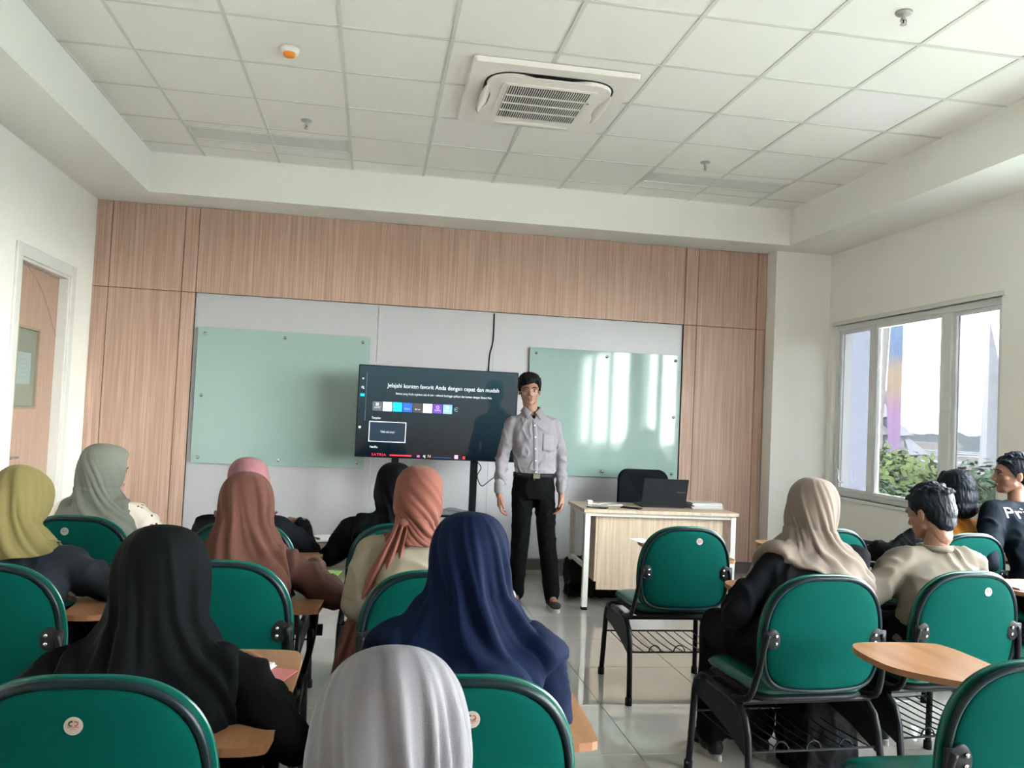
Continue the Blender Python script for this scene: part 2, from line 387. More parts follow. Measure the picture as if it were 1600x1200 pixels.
# windows
def window(name, y0, y1, z0, z1, splits, mid=None, pane=M_pane):
    w = strucE(name); xf = XR+.035; xb = XR+.095
    fw = .05
    for (a, b, c, d) in ((y0, y1, z0, z0+fw), (y0, y1, z1-fw, z1), (y0, y0+fw, z0+fw, z1-fw), (y1-fw, y1, z0+fw, z1-fw)):
        boxo('window_frame', (xf, xb, a, b, c, d), M_alum, w, .004)
    for s in splits: boxo('mullion', (xf-.01, xb, s-.045, s+.045, z0+fw, z1-fw), M_alum, w, .004)
    ed = [y0+fw]+[q for s in sorted(splits) for q in (s-.045, s+.045)]+[y1-fw]
    for k in range(0, len(ed), 2):
        a, b = ed[k], ed[k+1]; f = .03
        off = -.022 if mid == k//2 else 0
        for (p, q, c, d) in ((a, b, z0+fw, z0+fw+f), (a, b, z1-fw-f, z1-fw), (a, a+f, z0+fw+f, z1-fw-f), (b-f, b, z0+fw+f, z1-fw-f)):
            boxo('sash', (xf+off+.012, xb+off-.012, p, q, c, d), M_alum, w, .003)
        boxo('pane', (xf+.03, xf+.036, a+f, b-f, z0+fw+f, z1-fw-f), pane, w)
    boxo('window_sill', (XR-.02, XR+.19, y0-.02, y1+.02, z0-.03, z0), M_frame, w, .004)
    boxo('window_architrave', (XR-.008, XR+.03, y0-.03, y1+.03, z1, z1+.035), M_frame, w, .003)
    return w
w1 = window('window_1', *W1[:2], *W1[2:], [5.75, 6.72], 1, M_dimpane)
hm = tubeo('window_handle', [(XR+.03, 7.14, .93), (XR-.01, 7.14, .93), (XR-.015, 7.14, .95), (XR-.018, 7.16, 1.05)], .008, M_chrome, w1)
window('window_2', *W2[:2], *W2[2:], [2.8, 3.65]); window('window_3', *W3[:2], *W3[2:], [-1.2, .1])

# ------------------------------------------------------------ boards, television
def board(x0, x1, z0, z1, label):
    t = thing('glass_board', label, 'whiteboard', ((x0+x1)/2, YF-.014, z0)); w = (x1-x0)/2; hh = z1-z0
    boxo('glass_panel', (-w, w, -.035, -.029, 0, hh), M_board, t, .001)
    boxo('panel_rim', (-w-.001, w+.001, -.0295, -.027, -.001, hh+.001), M_boardedge, t)
    xs = (-w+.06, 0, w-.06)
    for x in xs:
        for z in (.05, hh-.05):
            bm = bmesh.new(); cyl(bm, (x, -.018, z), .009, .034, 'Y'); cyl(bm, (x, -.038, z), .014, .008, 'Y'); bm_obj('standoff_bolt', bm, M_chrome, t, True)
    for x in (xs[0], xs[2]):
        bm = bmesh.new(); cyl(bm, (x, -.018, hh/2), .009, .034, 'Y'); cyl(bm, (x, -.038, hh/2), .014, .008, 'Y'); bm_obj('standoff_bolt', bm, M_chrome, t, True)
board(-1.535, -.06, .872, 2.05, 'pale green glass writing board left of the television, partly behind it')
board(1.407, 2.882, .872, 2.05, 'pale green glass writing board right of the standing man, above the desk')

M_scr = mat('screen_black', (.003, .006, .008), .06, spec=.26)
def emit(name, c, e=1.0): return mat('screen_'+name, c, .3, emit=e*.20)
E_w = emit('white', (.75, .80, .82), .8); E_g = emit('grey', (.35, .38, .4), .6); E_cy = emit('cyan', (.0, .55, .85), .8)
tv = thing('television', 'large black flat television showing a dark menu of app icons, on a stand', 'television', (.54, 7.0, 1.01))
boxo('housing', (-.672, .672, .0, .045, -.002, .764), M_blackplastic, tv, .004)
bm = bmesh.new(); box(bm, -.665, .665, -.003, .0, .006, .757)
scr = bm_obj('screen', bm, M_scr, tv)
# faint blue-green glow of the lit menu background
m = M_scr; n = m.node_tree.nodes; L = m.node_tree.links; b = n['Principled BSDF']
t_ = n.new('ShaderNodeTexCoord'); s_ = n.new('ShaderNodeSeparateXYZ'); r_ = n.new('ShaderNodeValToRGB')
mr_ = n.new('ShaderNodeMapRange'); mr_.inputs[2].default_value = .76
L.new(t_.outputs['Object'], s_.inputs[0]); L.new(s_.outputs['Z'], mr_.inputs[0]); L.new(mr_.outputs[0], r_.inputs[0])
r_.color_ramp.elements[0].color = (.001, .003, .006, 1); r_.color_ramp.elements[1].color = (.018, .038, .047, 1)
L.new(r_.outputs[0], b.inputs['Emission Color']); b.inputs['Emission Strength'].default_value = .16
SX = lambda px: -.665+(px-562)/(811-562)*1.33      # local helpers for laying out the menu on the screen plane
def srect(name, x0, x1, z0, z1, m, par, y=-.0045): return boxo(name, (x0, x1, y, -.0025, z0, z1), m, par)
text('Jelajahi konten favorit Anda dengan cepat dan mudah', .05, E_w, scr, (-.43, -.004, .60), fit=.94, ext=.0004)
text('Semua yang Anda inginkan ada di sini – nikmati berbagai aplikasi dan konten dengan Smart Hub.', .026, E_w, scr, (-.36, -.004, .535), fit=.81, ext=.0004)
icons = [((.10, .12, .14), 'APPS', (.7, .75, .8)), ((.72, .74, .78), 'NETFLIX', (.3, .25, .28)), ((.0, .55, .88), 'prime', (.1, .35, .6)), ((.02, .12, .55), 'Disney+', (.6, .75, .9)),
         ((.05, .05, .05), 'tv', (.85, .85, .85)), ((.70, .74, .72), 'YouTube', (.3, .2, .2)), ((.13, .05, .38), 'vidio', (.75, .6, .85)), ((.22, .42, .85), 'Internet', (.75, .85, 1))]
x = -.545
for k, (c, w_, tc_) in enumerate(icons):
    o = srect('app_icon', x, x+.077, .385, .462, emit('icon%d' % k, c, .75), scr)
    text(w_, .02, emit('icontext%d' % k, tc_, .8), o, (x+.0385, -.0052, .412 if k in (0, 3, 4, 6, 7) else .424), align='CENTER', fit=.05, ext=.0003)
    if k in (0, 6, 7):
        bm = bmesh.new()
        if k == 0:
            for a in (0, 1):
                for q in (0, 1): box(bm, x+.027+.013*a, x+.037+.013*a, -.0055, -.0045, .428+.013*q, .438+.013*q)
        else: tube(bm, [(x+.0385+.011*cos(a*pi/6), -.005, .437+.011*sin(a*pi/6)) for a in range(12)], .0025, closed=True, n=6)
        bm_obj('icon_mark', bm, emit('icontext%d' % k, tc_, .8), o)
    x += .0835
bm = bmesh.new(); tube(bm, [(x+.03+.016*cos(a*pi/8), -.005, .424+.016*sin(a*pi/8)) for a in range(2, 15)], .0018, n=6); tube(bm, [(x+.015, -.005, .424), (x+.035, -.005, .424)], .0018, n=6)
bm_obj('arrow_icon', bm, emit('teal', (.3, .55, .55), .7), scr)
text('Tampilan', .027, E_w, scr, (-.548, -.004, .325), fit=.075, ext=.0004)
fx0, fx1, fz0, fz1 = -.565, -.26, .128, .298
srect('preview_tile', fx0, fx1, fz0, fz1, emit('navy', (.006, .022, .045), .8), scr)
for d in ((fx0, fx1, fz0, fz0+.006), (fx0, fx1, fz1-.006, fz1), (fx0, fx0+.006, fz0, fz1), (fx1-.006, fx1, fz0, fz1)): srect('preview_border', *d, E_w, scr, -.0055)
text('Tidak ada sinyal', .026, E_w, scr, ((fx0+fx1)/2, -.0052, .213), align='CENTER', fit=.115, ext=.0004)
text('Netflix', .027, E_w, scr, (-.552, -.004, .085), fit=.065, ext=.0004)
srect('menu_divider', -.603, -.601, .30, .70, emit('bluegrey', (.12, .25, .3), .7), scr)
E_red = emit('red', (.8, .03, .06), .9)
text('SATRIA', .03, E_red, scr, (-.535, -.004, .022), fit=.12, ext=.0004)
srect('red_strip', -.385, -.205, .016, .028, E_red, scr)
srect('pink_mark', -.16, -.135, .012, .03, emit('pink', (.7, .1, .4), .8), scr)
text('N', .035, emit('rose', (.9, .4, .5), .9), scr, (-.07, -.004, .024), ext=.0004); text('4J', .03, E_w, scr, (-.11, -.004, .022), ext=.0004)
srect('blue_strip', -.03, .13, .012, .02, emit('bluestrip', (.01, .04, .2), .7), scr)
srect('red_block', .155, .185, .01, .042, emit('rose', (.9, .4, .5), .9), scr); srect('red_block', .225, .245, .01, .034, E_red, scr)
bm = bmesh.new(); tube(bm, [(-.633+.008*cos(a*pi/6), -.005, .575+.008*sin(a*pi/6)) for a in range(12)], .0022, closed=True, n=6); tube(bm, [(-.627, -.005, .568), (-.62, -.005, .56)], .0025, n=6)
bm_obj('search_icon', bm, E_w, scr)
srect('source_icon', -.65, -.614, .50, .522, E_cy, scr); srect('user_icon', -.64, -.625, .64, .655, E_g, scr); srect('settings_icon', -.65, -.632, .235, .253, E_w, scr)

st = thing('television_stand', 'black steel rolling stand with two poles under the television', 'stand', (.54, 7.08, 0))
for x in (-.335, .335):
    boxo('pole', (x-.03, x+.03, -.015, .035, .07, 1.45), M_black, st, .003)
boxo('mount_plate', (-.36, .36, -.033, -.016, 1.18, 1.5), M_black, st, .002)
boxo('shelf', (-.38, .38, -.22, .18, .545, .565), M_black, st, .004)
for x in (-.335, .335):
    boxo('foot_bar', (x-.03, x+.03, -.32, .30, .07, .11), M_black, st, .004)
    for y in (-.28, .26):
        bm = bmesh.new(); cyl(bm, (x, y, .033), .033, .025, 'X'); bm_obj('caster', bm, M_rubber, st, True)
boxo('cross_bar', (-.335, .335, -.01, .03, .07, .11), M_black, st, .003)
# crumpled plastic sleeve on the shelf
bm = bmesh.new(); g = bmesh.ops.create_grid(bm, x_segments=26, y_segments=18, size=1)
for v in bm.verts:
    x, y = v.co.x, v.co.y; v.co = Vector((.58+x*.27, 6.96+y*.14, .573+.03*max(0, 1-x*x)*max(0, 1-y*y)+.035*max(0, noise.noise(Vector((x*3, y*3, 2))))))
tag(bm_obj('plastic_sleeve', bm, mat('grey_plastic_film', (.30, .33, .35), .2, spec=.7), None, True), 'crumpled grey plastic sleeve lying on the television stand shelf', 'plastic bag').modifiers.new('s', 'SOLIDIFY').thickness = .004
tag(tubeo('dangling_cable', [(.90, 6.99+.07, 1.00), (.93, 7.04, .95), (.90, 7.03, .88), (.94, 7.03, .80), (1.0, 7.03, .84), (1.06, 7.04, .90), (1.05, 7.05, 1.02)], .004, M_rubber, None, sm=6), 'thin black cable looping below the television, beside the man', 'cable')
tag(tubeo('wall_cable', [(1.06, 7.60, 2.34), (1.062, 7.60, 2.1), (1.035, 7.60, 1.95), (1.03, 7.58, 1.80), (1.0, 7.3, 1.6)], .006, M_rubber, None, sm=6), 'thin black cable running down the white wall to the television', 'cable')

# ------------------------------------------------------------ ceiling fittings
def rounded(w, d, r, n=6):
    P = []
    for (cx, cy, a0) in ((w-r, d-r, 0), (-w+r, d-r, 90), (-w+r, -d+r, 180), (w-r, -d+r, 270)):
        for k in range(n+1): a = radians(a0+90*k/n); P.append((cx+r*cos(a), cy+r*sin(a)))
    return P
def prism(bm, P, z0, z1, taper=1.0):
    a = [bm.verts.new((x, y, z0)) for x, y in P]; b = [bm.verts.new((x*taper, y*taper, z1)) for x, y in P]; n = len(P)
    bm.faces.new(a[::-1]); bm.faces.new(b)
    for k in range(n): bm.faces.new((a[k], a[(k+1) % n], b[(k+1) % n], b[k]))
ac = thing('air_conditioner', 'square white cassette air conditioner set in the ceiling with a slatted grille', 'air conditioner', (.955, 5.11, ZC-.005))
bm = bmesh.new(); prism(bm, rounded(.49, .49, .02), -.03, 0, 1.01); bm_obj('outer_panel', bm, M_whiteplastic, ac)
bm = bmesh.new(); prism(bm, rounded(.395, .395, .17), -.034, -.03, 1.0); bm_obj('gap_shade_plate', bm, M_acdark, ac)  # solid dark plate painted as the shade around the front panel
bm = bmesh.new()
P = []
for k in range(96):
    a = 2*pi*k/96; c, s = cos(a), sin(a); r = .385/((abs(c)**5+abs(s)**5)**.2)
    notch = .045*sum(math.exp(-(((a-q*pi/2+pi) % (2*pi)-pi)/.42)**6) for q in range(4))
    P.append(((r-notch)*c, (r-notch)*s))
prism(bm, P, -.052, -.033, 1.01); body_ac = bm_obj('front_panel', bm, M_whiteplastic, ac)
for q in range(4):
    bm = bmesh.new(); M0 = Matrix.Rotation(q*pi/2, 4, 'Z')
    rows = []
    for k in range(15):
        t = -1+2*k/14; hw = .036*(1-abs(t)**4*.75)
        rows.append([bm.verts.new(M0 @ Vector((.375-hw*.9+.006, t*.245, -.040))), bm.verts.new(M0 @ Vector((.378, t*.245, -.053))), bm.verts.new(M0 @ Vector((.375+hw*.8, t*.235, -.056)))])
    for a, b in zip(rows, rows[1:]):
        for k in (0, 1): bm.faces.new((a[k], a[k+1], b[k+1], b[k]))
    o = bm_obj('air_flap', bm, M_whiteplastic, ac, True); o.modifiers.new('s', 'SOLIDIFY').thickness = .004
bm = bmesh.new(); prism(bm, rounded(.29, .285, .02), -.058, -.05); bm_obj('grille_frame', bm, M_whiteplastic, ac)
boxo('grille_shade_plate', (-.255, .255, -.255, .255, -.0595, -.0575), M_acdark, ac)  # dark sheet standing in for the shade behind the slats
bm = bmesh.new()
for k in range(36): x = -.25+.5*k/35; box(bm, x-.0022, x+.0022, -.255, .255, -.066, -.0585)
tag(bm_obj('grille_slats', bm, M_whiteplastic, ac), kind='stuff')
for k in range(1, 4): boxo('grille_rib', (-.255, .255, -.255+.1275*k-.004, -.255+.1275*k+.004, -.068, -.058), M_whiteplastic, ac)
boxo('badge', (.262, .277, -.11, -.095, -.060, -.057), mat('badge_grey', (.3, .3, .3), .4), ac)
for k, (a, b, c, d) in enumerate(lights_rects):
    t = thing('ceiling_light', ('long unlit recessed ceiling light at left, over the left writing board', 'long unlit recessed ceiling light at right, nearer the windows')[k], 'light', ((a+b)/2, (c+d)/2, ZC-.004), group='recessed ceiling lights')
    w, q = (b-a)/2-.01, (d-c)/2-.01
    for s in ((-w, w, -q, -q+.012), (-w, w, q-.012, q), (-w, -w+.012, -q, q), (w-.012, w, -q, q)): boxo('frame', (s[0], s[1], s[2], s[3], -.004, .02), M_cbar, t)
    boxo('diffuser', (-w+.012, w-.012, -q+.012, q-.012, .004, .012), mat('light_diffuser', (.50, .515, .50), .35), t)
M_satin = mat('satin_metal', (.75, .74, .72), .45, .3)
def sprinkler(x, y, lab):
    t = thing('sprinkler', lab, 'sprinkler', (x, y, ZC-.002), group='ceiling sprinklers')
    bm = bmesh.new(); cyl(bm, (0, 0, -.004), .035, .008, r2=.04); bm_obj('escutcheon', bm, M_satin, t, True)
    bm = bmesh.new(); cyl(bm, (0, 0, -.022), .010, .03); tube(bm, [(-.012, 0, -.03), (-.016, 0, -.045), (0, 0, -.058)], .003, n=6); tube(bm, [(.012, 0, -.03), (.016, 0, -.045), (0, 0, -.058)], .003, n=6); cyl(bm, (0, 0, -.06), .016, .003)
    bm_obj('head', bm, M_satin, t)
    bm = bmesh.new(); cyl(bm, (0, 0, -.045), .004, .022, n=8); bm_obj('bulb', bm, mat('red_bulb', (.5, .05, .04), .2), t)
sprinkler(-.572, 6.02, 'chrome ceiling sprinkler above the left recessed light'); sprinkler(2.44, 6.06, 'chrome ceiling sprinkler above the right recessed light'); sprinkler(2.43, 3.60, 'chrome ceiling sprinkler nearest the camera, at upper right')
t = thing('smoke_detector', 'round white ceiling smoke detector with an orange cap, at upper left', 'smoke detector', (-.575, 4.83, ZC-.002))
bm = bmesh.new(); cyl(bm, (0, 0, -.014), .050, .028, r2=.058); bm_obj('base', bm, M_whiteplastic, t, True)
bm = bmesh.new(); cyl(bm, (0, 0, -.034), .034, .014, r2=.036); ell(bm, (0, 0, -.04), (.034, .034, .012)); bm_obj('cap', bm, mat('orange_plastic', (.85, .27, .02), .4), t, True)

# ------------------------------------------------------------ desk and its things
dk = thing('teacher_desk', 'light wood desk with pale steel legs at the front of the room', 'desk', (2.18, 6.26, 0), radians(-1.5))
boxo('desktop', (-.60, .60, -.29, .29, .715, .742), M_deskwood, dk, .002)
for (x, y) in ((-.565, -.25), (-.565, .25), (.565, -.25), (.565, .25)):
    l = boxo('leg', (x-.02, x+.02, y-.02, y+.02, .02, .715), M_legwhite, dk, .002); boxo('foot_cap', (x-.021, x+.021, y-.021, y+.021, 0, .022), M_rubber, l)
for x in (-.565, .565):
    boxo('side_rail', (x-.012, x+.012, -.23, .23, .30, .33), M_legwhite, dk); boxo('side_rail', (x-.012, x+.012, -.23, .23, .685, .713), M_legwhite, dk)
boxo('front_panel', (-.47, .50, -.215, -.197, .14, .712), M_deskwood, dk, .001)
boxo('side_panel', (-.49, -.472, -.215, .20, .20, .712), M_deskwood, dk, .001); boxo('side_panel', (.50, .518, -.215, .20, .20, .712), M_deskwood, dk, .001)
boxo('front_rail', (-.545, .545, -.262, -.238, .69, .713), M_legwhite, dk)
dz = .742
lp = thing('laptop', 'open black laptop on the desk, lid turned to the class', 'laptop', (2.27, 6.26, dz), radians(-3))
boxo('base', (-.175, .175, -.03, .21, 0, .016), M_blackplastic, lp, .003)
bm = bmesh.new(); box(bm, -.178, .178, -.004, .004, 0, .225, .003); lid = bm_obj('lid', bm, mat('laptop_lid', (.025, .03, .038), .3, .4), lp); lid.location = (0, -.03, .012); lid.rotation_euler = (radians(16), 0, 0)
text('VivoBook', .016, mat('lid_lettering', (.35, .37, .4), .3, .5), lid, (.095, -.0045, .12), fit=.065)
boxo('keyboard', (-.155, .155, .03, .12, .016, .0175), M_rubber, lp)
oc = thing('office_chair', 'black padded office chair behind the laptop', 'chair', (2.41, 6.92, 0), pi)
bm = bmesh.new()
for (z, w) in ((0, 0),): pass
Pq = [(x, z) for x, z in rounded(.235, .24, .09)]
a = [bm.verts.new((x, -.25-.03*(1-(x/.235)**2), z+.74)) for x, z in Pq]; b = [bm.verts.new((x*.96, -.21-.03*(1-(x/.235)**2), z*.96+.74)) for x, z in Pq]
bm.faces.new(a); bm.faces.new(b[::-1])
for k in range(len(a)): bm.faces.new((a[k], a[(k+1) % len(a)], b[(k+1) % len(a)], b[k]))
bm_obj('backrest', bm, mat('black_fabric', (.010, .012, .018), .85, spec=.1, bump=.4, bscale=400), oc)
boxo('seat', (-.23, .23, -.2, .24, .44, .50), MATS['black_fabric'], oc, .02, 3)
boxo('back_post', (-.03, .03, -.245, -.215, .40, .70), M_black, oc)
for sx_ in (-1, 1):
    tubeo('leg', [(sx_*.24, .24, 0), (sx_*.24, .22, .40), (sx_*.24, .15, .44), (sx_*.24, -.15, .44), (sx_*.24, -.2, .40), (sx_*.24, -.26, 0)], .012, M_black, oc)

def phone(x, y, rz, lab):
    t = thing('phone', lab, 'phone', (x, y, dz), rz)
    boxo('body', (-.037, .037, -.077, .077, 0, .009), M_blackplastic, t, .003); boxo('screen', (-.034, .034, -.073, .073, .009, .0095), M_scr2, t)
M_scr2 = mat('phone_screen', (.01, .01, .013), .08)
phone(1.70, 6.09, radians(60), 'black phone lying near the left corner of the desk'); phone(1.97, 6.11, radians(50), 'black phone lying beside the laptop on the desk')
ch = thing('phone_charger', 'white charger with curled cable on the desk, left of the laptop', 'charger', (1.70, 6.32, dz))
boxo('plug', (-.02, .02, -.02, .02, 0, .035), M_paper, ch, .006, 2)
tubeo('cable', [(.02, 0, .01), (.08, .02, .004), (.14, .09, .004), (.22, .10, .004), (.27, .02, .004), (.20, -.04, .004), (.12, -.06, .004)], .003, M_paper, ch, sm=6, n=6)
for k in range(5):
    o = boxo('answer_booklet', (-.125, .125, -.1, .1, 0, .0095), mat('booklet%d' % (k % 2), ((.62, .60, .56), (.70, .69, .68))[k % 2], .6), None, .001)
    o.location = (2.62+random.uniform(-.008, .008), 6.30+random.uniform(-.008, .008), dz+.0097*k); o.rotation_euler = (0, 0, random.uniform(-.05, .05))
    tag(o, 'thin white booklet right of the laptop, '+('lowest of its stack', 'second from the bottom of its stack', 'middle one of its stack', 'second from the top of its stack', 'topmost of its stack')[k], 'booklet', 'booklets stacked on the desk')

def blob_bag(name, label, loc, dims, m, seed=0, rz=0, strap=True):
    t = thing(name, label, 'bag', loc, rz); w, d, h_ = dims
    bm = bmesh.new(); box(bm, -w/2, w/2, -d/2, d/2, 0, h_*.9); ell(bm, (0, 0, h_*.72), (w*.48, d*.48, h_*.28)); ell(bm, (0, -d*.5, h_*.33), (w*.36, d*.2, h_*.24))
    me = fuse(bm, max(.009, w/34), 8); wrinkle(me, .012, (14, 14, 9), seed); link('body', me, m, t)
    if strap:
        tubeo('handle', [(-.04, 0, h_*.97), (-.035, 0, h_*1.07), (.035, 0, h_*1.07), (.04, 0, h_*.97)], .008, m, t, sm=4)
        for s in (-1, 1): tubeo('strap', [(s*w*.25, d*.35, h_*.85), (s*w*.3, d*.68, h_*.6), (s*w*.35, d*.62, h_*.25), (s*w*.4, d*.4, h_*.06)], .012, m, t, sm=4, flat=.35)
    tubeo('zip', [(-w*.40, -d*.33, h_*.62), (-w*.2, -d*.45, h_*.80), (w*.2, -d*.45, h_*.80), (w*.40, -d*.33, h_*.62)], .004, M_chrome, t, sm=5, n=6)
    return t
M_bag = mat('black_nylon', (.008, .008, .010), .7, spec=.1, bump=.3, bscale=300)
blob_bag('backpack', 'black backpack on the floor under the desk, left side', (1.80, 6.52, 0), (.42, .22, .32), M_bag, 3)

# ------------------------------------------------------------ lecture chairs
def sym(P):
    return P+[(-x, z) for x, z in P[::-1] if x > 1e-6]
BACK = [(0, .88), (.07, .878), (.13, .863), (.178, .832), (.21, .79), (.229, .74), (.238, .68), (.238, .62), (.232, .56), (.216, .51), (.185, .480), (.14, .467), (.07, .462), (0, .46)]
def smooth_outline(P, n=3):
    Q = sym(P)[:-1] if False else sym(P); out = []
    N = len(Q)
    for i in range(N):
        a, b, c, d = [Vector((*Q[(i+k-1) % N], 0)) for k in range(4)]
        for k in range(n):
            t = k/n; v = .5*((2*b)+(c-a)*t+(2*a-5*b+4*c-d)*t*t+(3*b-a-3*c+d)*t**3); out.append((v.x, v.y))
    return out
def unique_outline(P):
    Q = []
    for p in P:
        if not Q or (abs(p[0]-Q[-1][0])+abs(p[1]-Q[-1][1])) > 1e-5: Q.append(p)
    return Q
OUT = unique_outline(smooth_outline([p for p in BACK]))
bcx, bcz = 0, .67
def byc(x, z): return -.225-.09*(z-.46)-.022*(1-(x/.24)**2)
def back_pad(bm, s0, t_front, t_back, edge=8, off=0):
    """domed pad following the back outline, thickness forward (+y) and backward"""
    S_ = [0, .25, .5, .7, .84, .93, .98, 1.0]; n = len(OUT)
    for side, th in ((1, t_front), (-1, t_back)):
        prev = None
        for s in S_:
            prof = max(0, 1-s**edge)**.5; ring = []
            if s == 0:
                ring = [bm.verts.new((0, byc(0, bcz)+off+side*th, bcz))]
            else:
                for (x, z) in OUT:
                    X = bcx+(x-bcx)*s*s0; Z = bcz+(z-bcz)*s*s0; ring.append(bm.verts.new((X, byc(X, Z)+off+side*th*prof, Z)))
            if prev is not None:
                if len(prev) == 1:
                    for k in range(n): bm.faces.new((prev[0], ring[k], ring[(k+1) % n]))
                else:
                    for k in range(n): bm.faces.new((prev[k], prev[(k+1) % n], ring[(k+1) % n], ring[k]))
            prev = ring
    bmesh.ops.remove_doubles(bm, verts=bm.verts, dist=.0002)
def make_chair():
    t = thing('lecture_chair', 'x', 'chair', (0, 0, 0), 0, 'green lecture chairs')
    bm = bmesh.new(); back_pad(bm, 1.035, .046, .006, 4, .010); bm_obj('back_cushion', bm, M_vinyl, t, True)
    bm = bmesh.new(); back_pad(bm, .935, .006, .010, 10, -.006); shell = bm_obj('back_shell', bm, M_green, t, True)
    bm = bmesh.new(); tube(bm, [(x*.962, byc(x*.962, bcz+(z-bcz)*0.968)-.006, bcz+(z-bcz)*.968) for x, z in OUT], .0088, n=8, closed=True); bm_obj('back_trim', bm, M_trim, t, True)
    # seat
    P = rounded(.232, .222, .07)
    def pad(bm, z0, z1, s, e):
        S_ = [0, .4, .7, .86, .95, 1.0]; n = len(P)
        for zc, sg in ((z1, 1), (z0, -1)):
            prev = None; zm = (z0+z1)/2
            for q in S_:
                pr = max(0, 1-q**e)**.5; Z = zm+(zc-zm)*pr
                ring = [bm.verts.new((0, .01, zc))] if q == 0 else [bm.verts.new((x*q*s, .01+y*q*s, Z+.012*max(0, y*q/.22)**2*0-.010*max(0, (y*q/.22))**3)) for x, y in P]
                if prev:
                    if len(prev) == 1:
                        for k in range(n): bm.faces.new((prev[0], ring[k], ring[(k+1) % n]))
                    else:
                        for k in range(n): bm.faces.new((prev[k], prev[(k+1) % n], ring[(k+1) % n], ring[k]))
                prev = ring
        bmesh.ops.remove_doubles(bm, verts=bm.verts, dist=.0002)
    bm = bmesh.new(); pad(bm, .425, .487, 1.0, 6); bm_obj('seat', bm, M_vinyl, t, True)
    bm = bmesh.new(); pad(bm, .408, .440, .97, 10); bm_obj('seat_shell', bm, M_blackplastic, t, True)
    for s in (-1, 1):
        X = s*.262
        f = tubeo('leg', [(s*.272, .24, 0), (s*.268, .232, .12), (X, .222, .33), (X, .205, .375), (X, .17, .398), (X, .10, .402)], .0135, M_black, t, n=10)
        r = tubeo('leg', [(s*.268, -.262, 0), (s*.266, -.245, .12), (X, -.215, .30), (X, -.19, .355), (X, -.14, .392), (X, -.06, .402), (X, .10, .402)], .0135, M_black, t, n=10)
        for l, y in ((f, .24), (r, -.262)):
            bm = bmesh.new(); cyl(bm, (s*.2715, y, .018), .0175, .036, n=14); bm_obj('foot_cap', bm, M_rubber, l, True)
        bm = bmesh.new(); pl = [(.222, .395), (.225, .315), (.10, .300), (-.06, .270), (-.205, .225), (-.212, .30), (-.185, .36), (-.13, .395)]
        a = [bm.verts.new((X-.002, y, z)) for y, z in pl]; b = [bm.verts.new((X+.002, y, z)) for y, z in pl]; bm.faces.new(a); bm.faces.new(b[::-1])
        for k in range(len(pl)): bm.faces.new((a[k], a[(k+1) % len(pl)], b[(k+1) % len(pl)], b[k]))
        bm_obj('side_plate', bm, M_blackplastic, t)
        up = tubeo('back_upright', [(s*.262, -.10, .402), (s*.258, -.20, .43), (s*.252, -.238, .50), (s*.243, -.255, .57), (s*.236, -.262, .63), (s*.225, -.266, .67)], .013, M_black, t, sm=3, n=10, flat=.8)
        bm = bmesh.new(); ell(bm, (s*.205, byc(.205, .66)-.016, .655), (.030, .007, .037)); box(bm, min(s*.2, s*.245), max(s*.2, s*.245), byc(.22, .66)-.022, byc(.22, .66)-.01, .628, .682)
        br = bm_obj('bracket', bm, M_blackplastic, up, True)
        for z in (.642, .668):
            bm = bmesh.new(); cyl(bm, (s*.197, byc(.2, z)-.0245, z), .0055, .006, 'Y', 12); bm_obj('screw', bm, M_chrome, up, True)
    bm = bmesh.new()
    for y in (-.16, .16): tube(bm, [(-.262, y, .405), (.262, y, .405)], .011)
    bm_obj('seat_crossbar', bm, M_black, t)
    # book rack of wire under the seat
    bm = bmesh.new()
    tube(bm, [(-.262, .225, .24), (.262, .225, .24)], .0045, n=6); tube(bm, [(-.262, -.215, .245), (.262, -.215, .245)], .0045, n=6)
    for k in range(10): x = -.235+.47*k/9; tube(bm, [(x, .225, .24), (x+.004, 0, .232), (x, -.215, .245)], .003, n=5)
    for x in (-.13, 0, .13): tube(bm, [(x+.03*cos(a*pi/8), -.215, .245+.034*sin(a*pi/8)) for a in range(9)], .003, n=5)
    bm_obj('book_rack', bm, M_black, t)
    return t
TAB = [(.205, -.15), (.305, -.15), (.325, -.10), (.335, .10), (.342, .40), (.335, .50), (.295, .545), (.10, .555), (.02, .535), (-.015, .46), (-.02, .34), (.0, .26), (.06, .19), (.15, .11), (.185, .02), (.19, -.10)]
def make_tablet(t):
    bm = bmesh.new(); n0 = len(TAB); P = []
    for i in range(n0):
        a, b, c, d = [Vector((*TAB[(i+k-1) % n0], 0)) for k in range(4)]
        for k in range(3):
            u = k/3; v = .5*((2*b)+(c-a)*u+(2*a-5*b+4*c-d)*u*u+(3*b-a-3*c+d)*u**3); P.append((v.x, v.y))
    n = len(P); R = [[bm.verts.new((x, y, z)) for x, y in P] for z in (.682, .685, .698, .7005)]
    for a, b in zip(R, R[1:]):
        for k in range(n): f = bm.faces.new((a[k], a[(k+1) % n], b[(k+1) % n], b[k])); f.material_index = 1
    bm.faces.new(R[0][::-1]); f = bm.faces.new(R[-1])
    o = bm_obj('writing_tablet', bm, [M_tablet, M_tabedge], t)
    bm = bmesh.new()
    tube(bm, [(.262, .17, .40), (.285, .17, .50), (.295, .16, .60), (.285, .15, .675)], .012, n=8, sm=3)
    tube(bm, [(.262, .08, .40), (.285, .09, .50), (.295, .10, .60), (.285, .11, .675)], .012, n=8, sm=3)
    a = bm_obj('tablet_post', bm, M_black, t, True)
    boxo('hinge_plate', (.22, .32, .04, .30, .670, .682), M_black, a, .003)
    bm = bmesh.new(); cyl(bm, (.31, .125, .56), .022, .03, 'X', 12); box(bm, .282, .296, .05, .20, .545, .575, .004); bm_obj('locking_knob', bm, M_blackplastic, a, False)
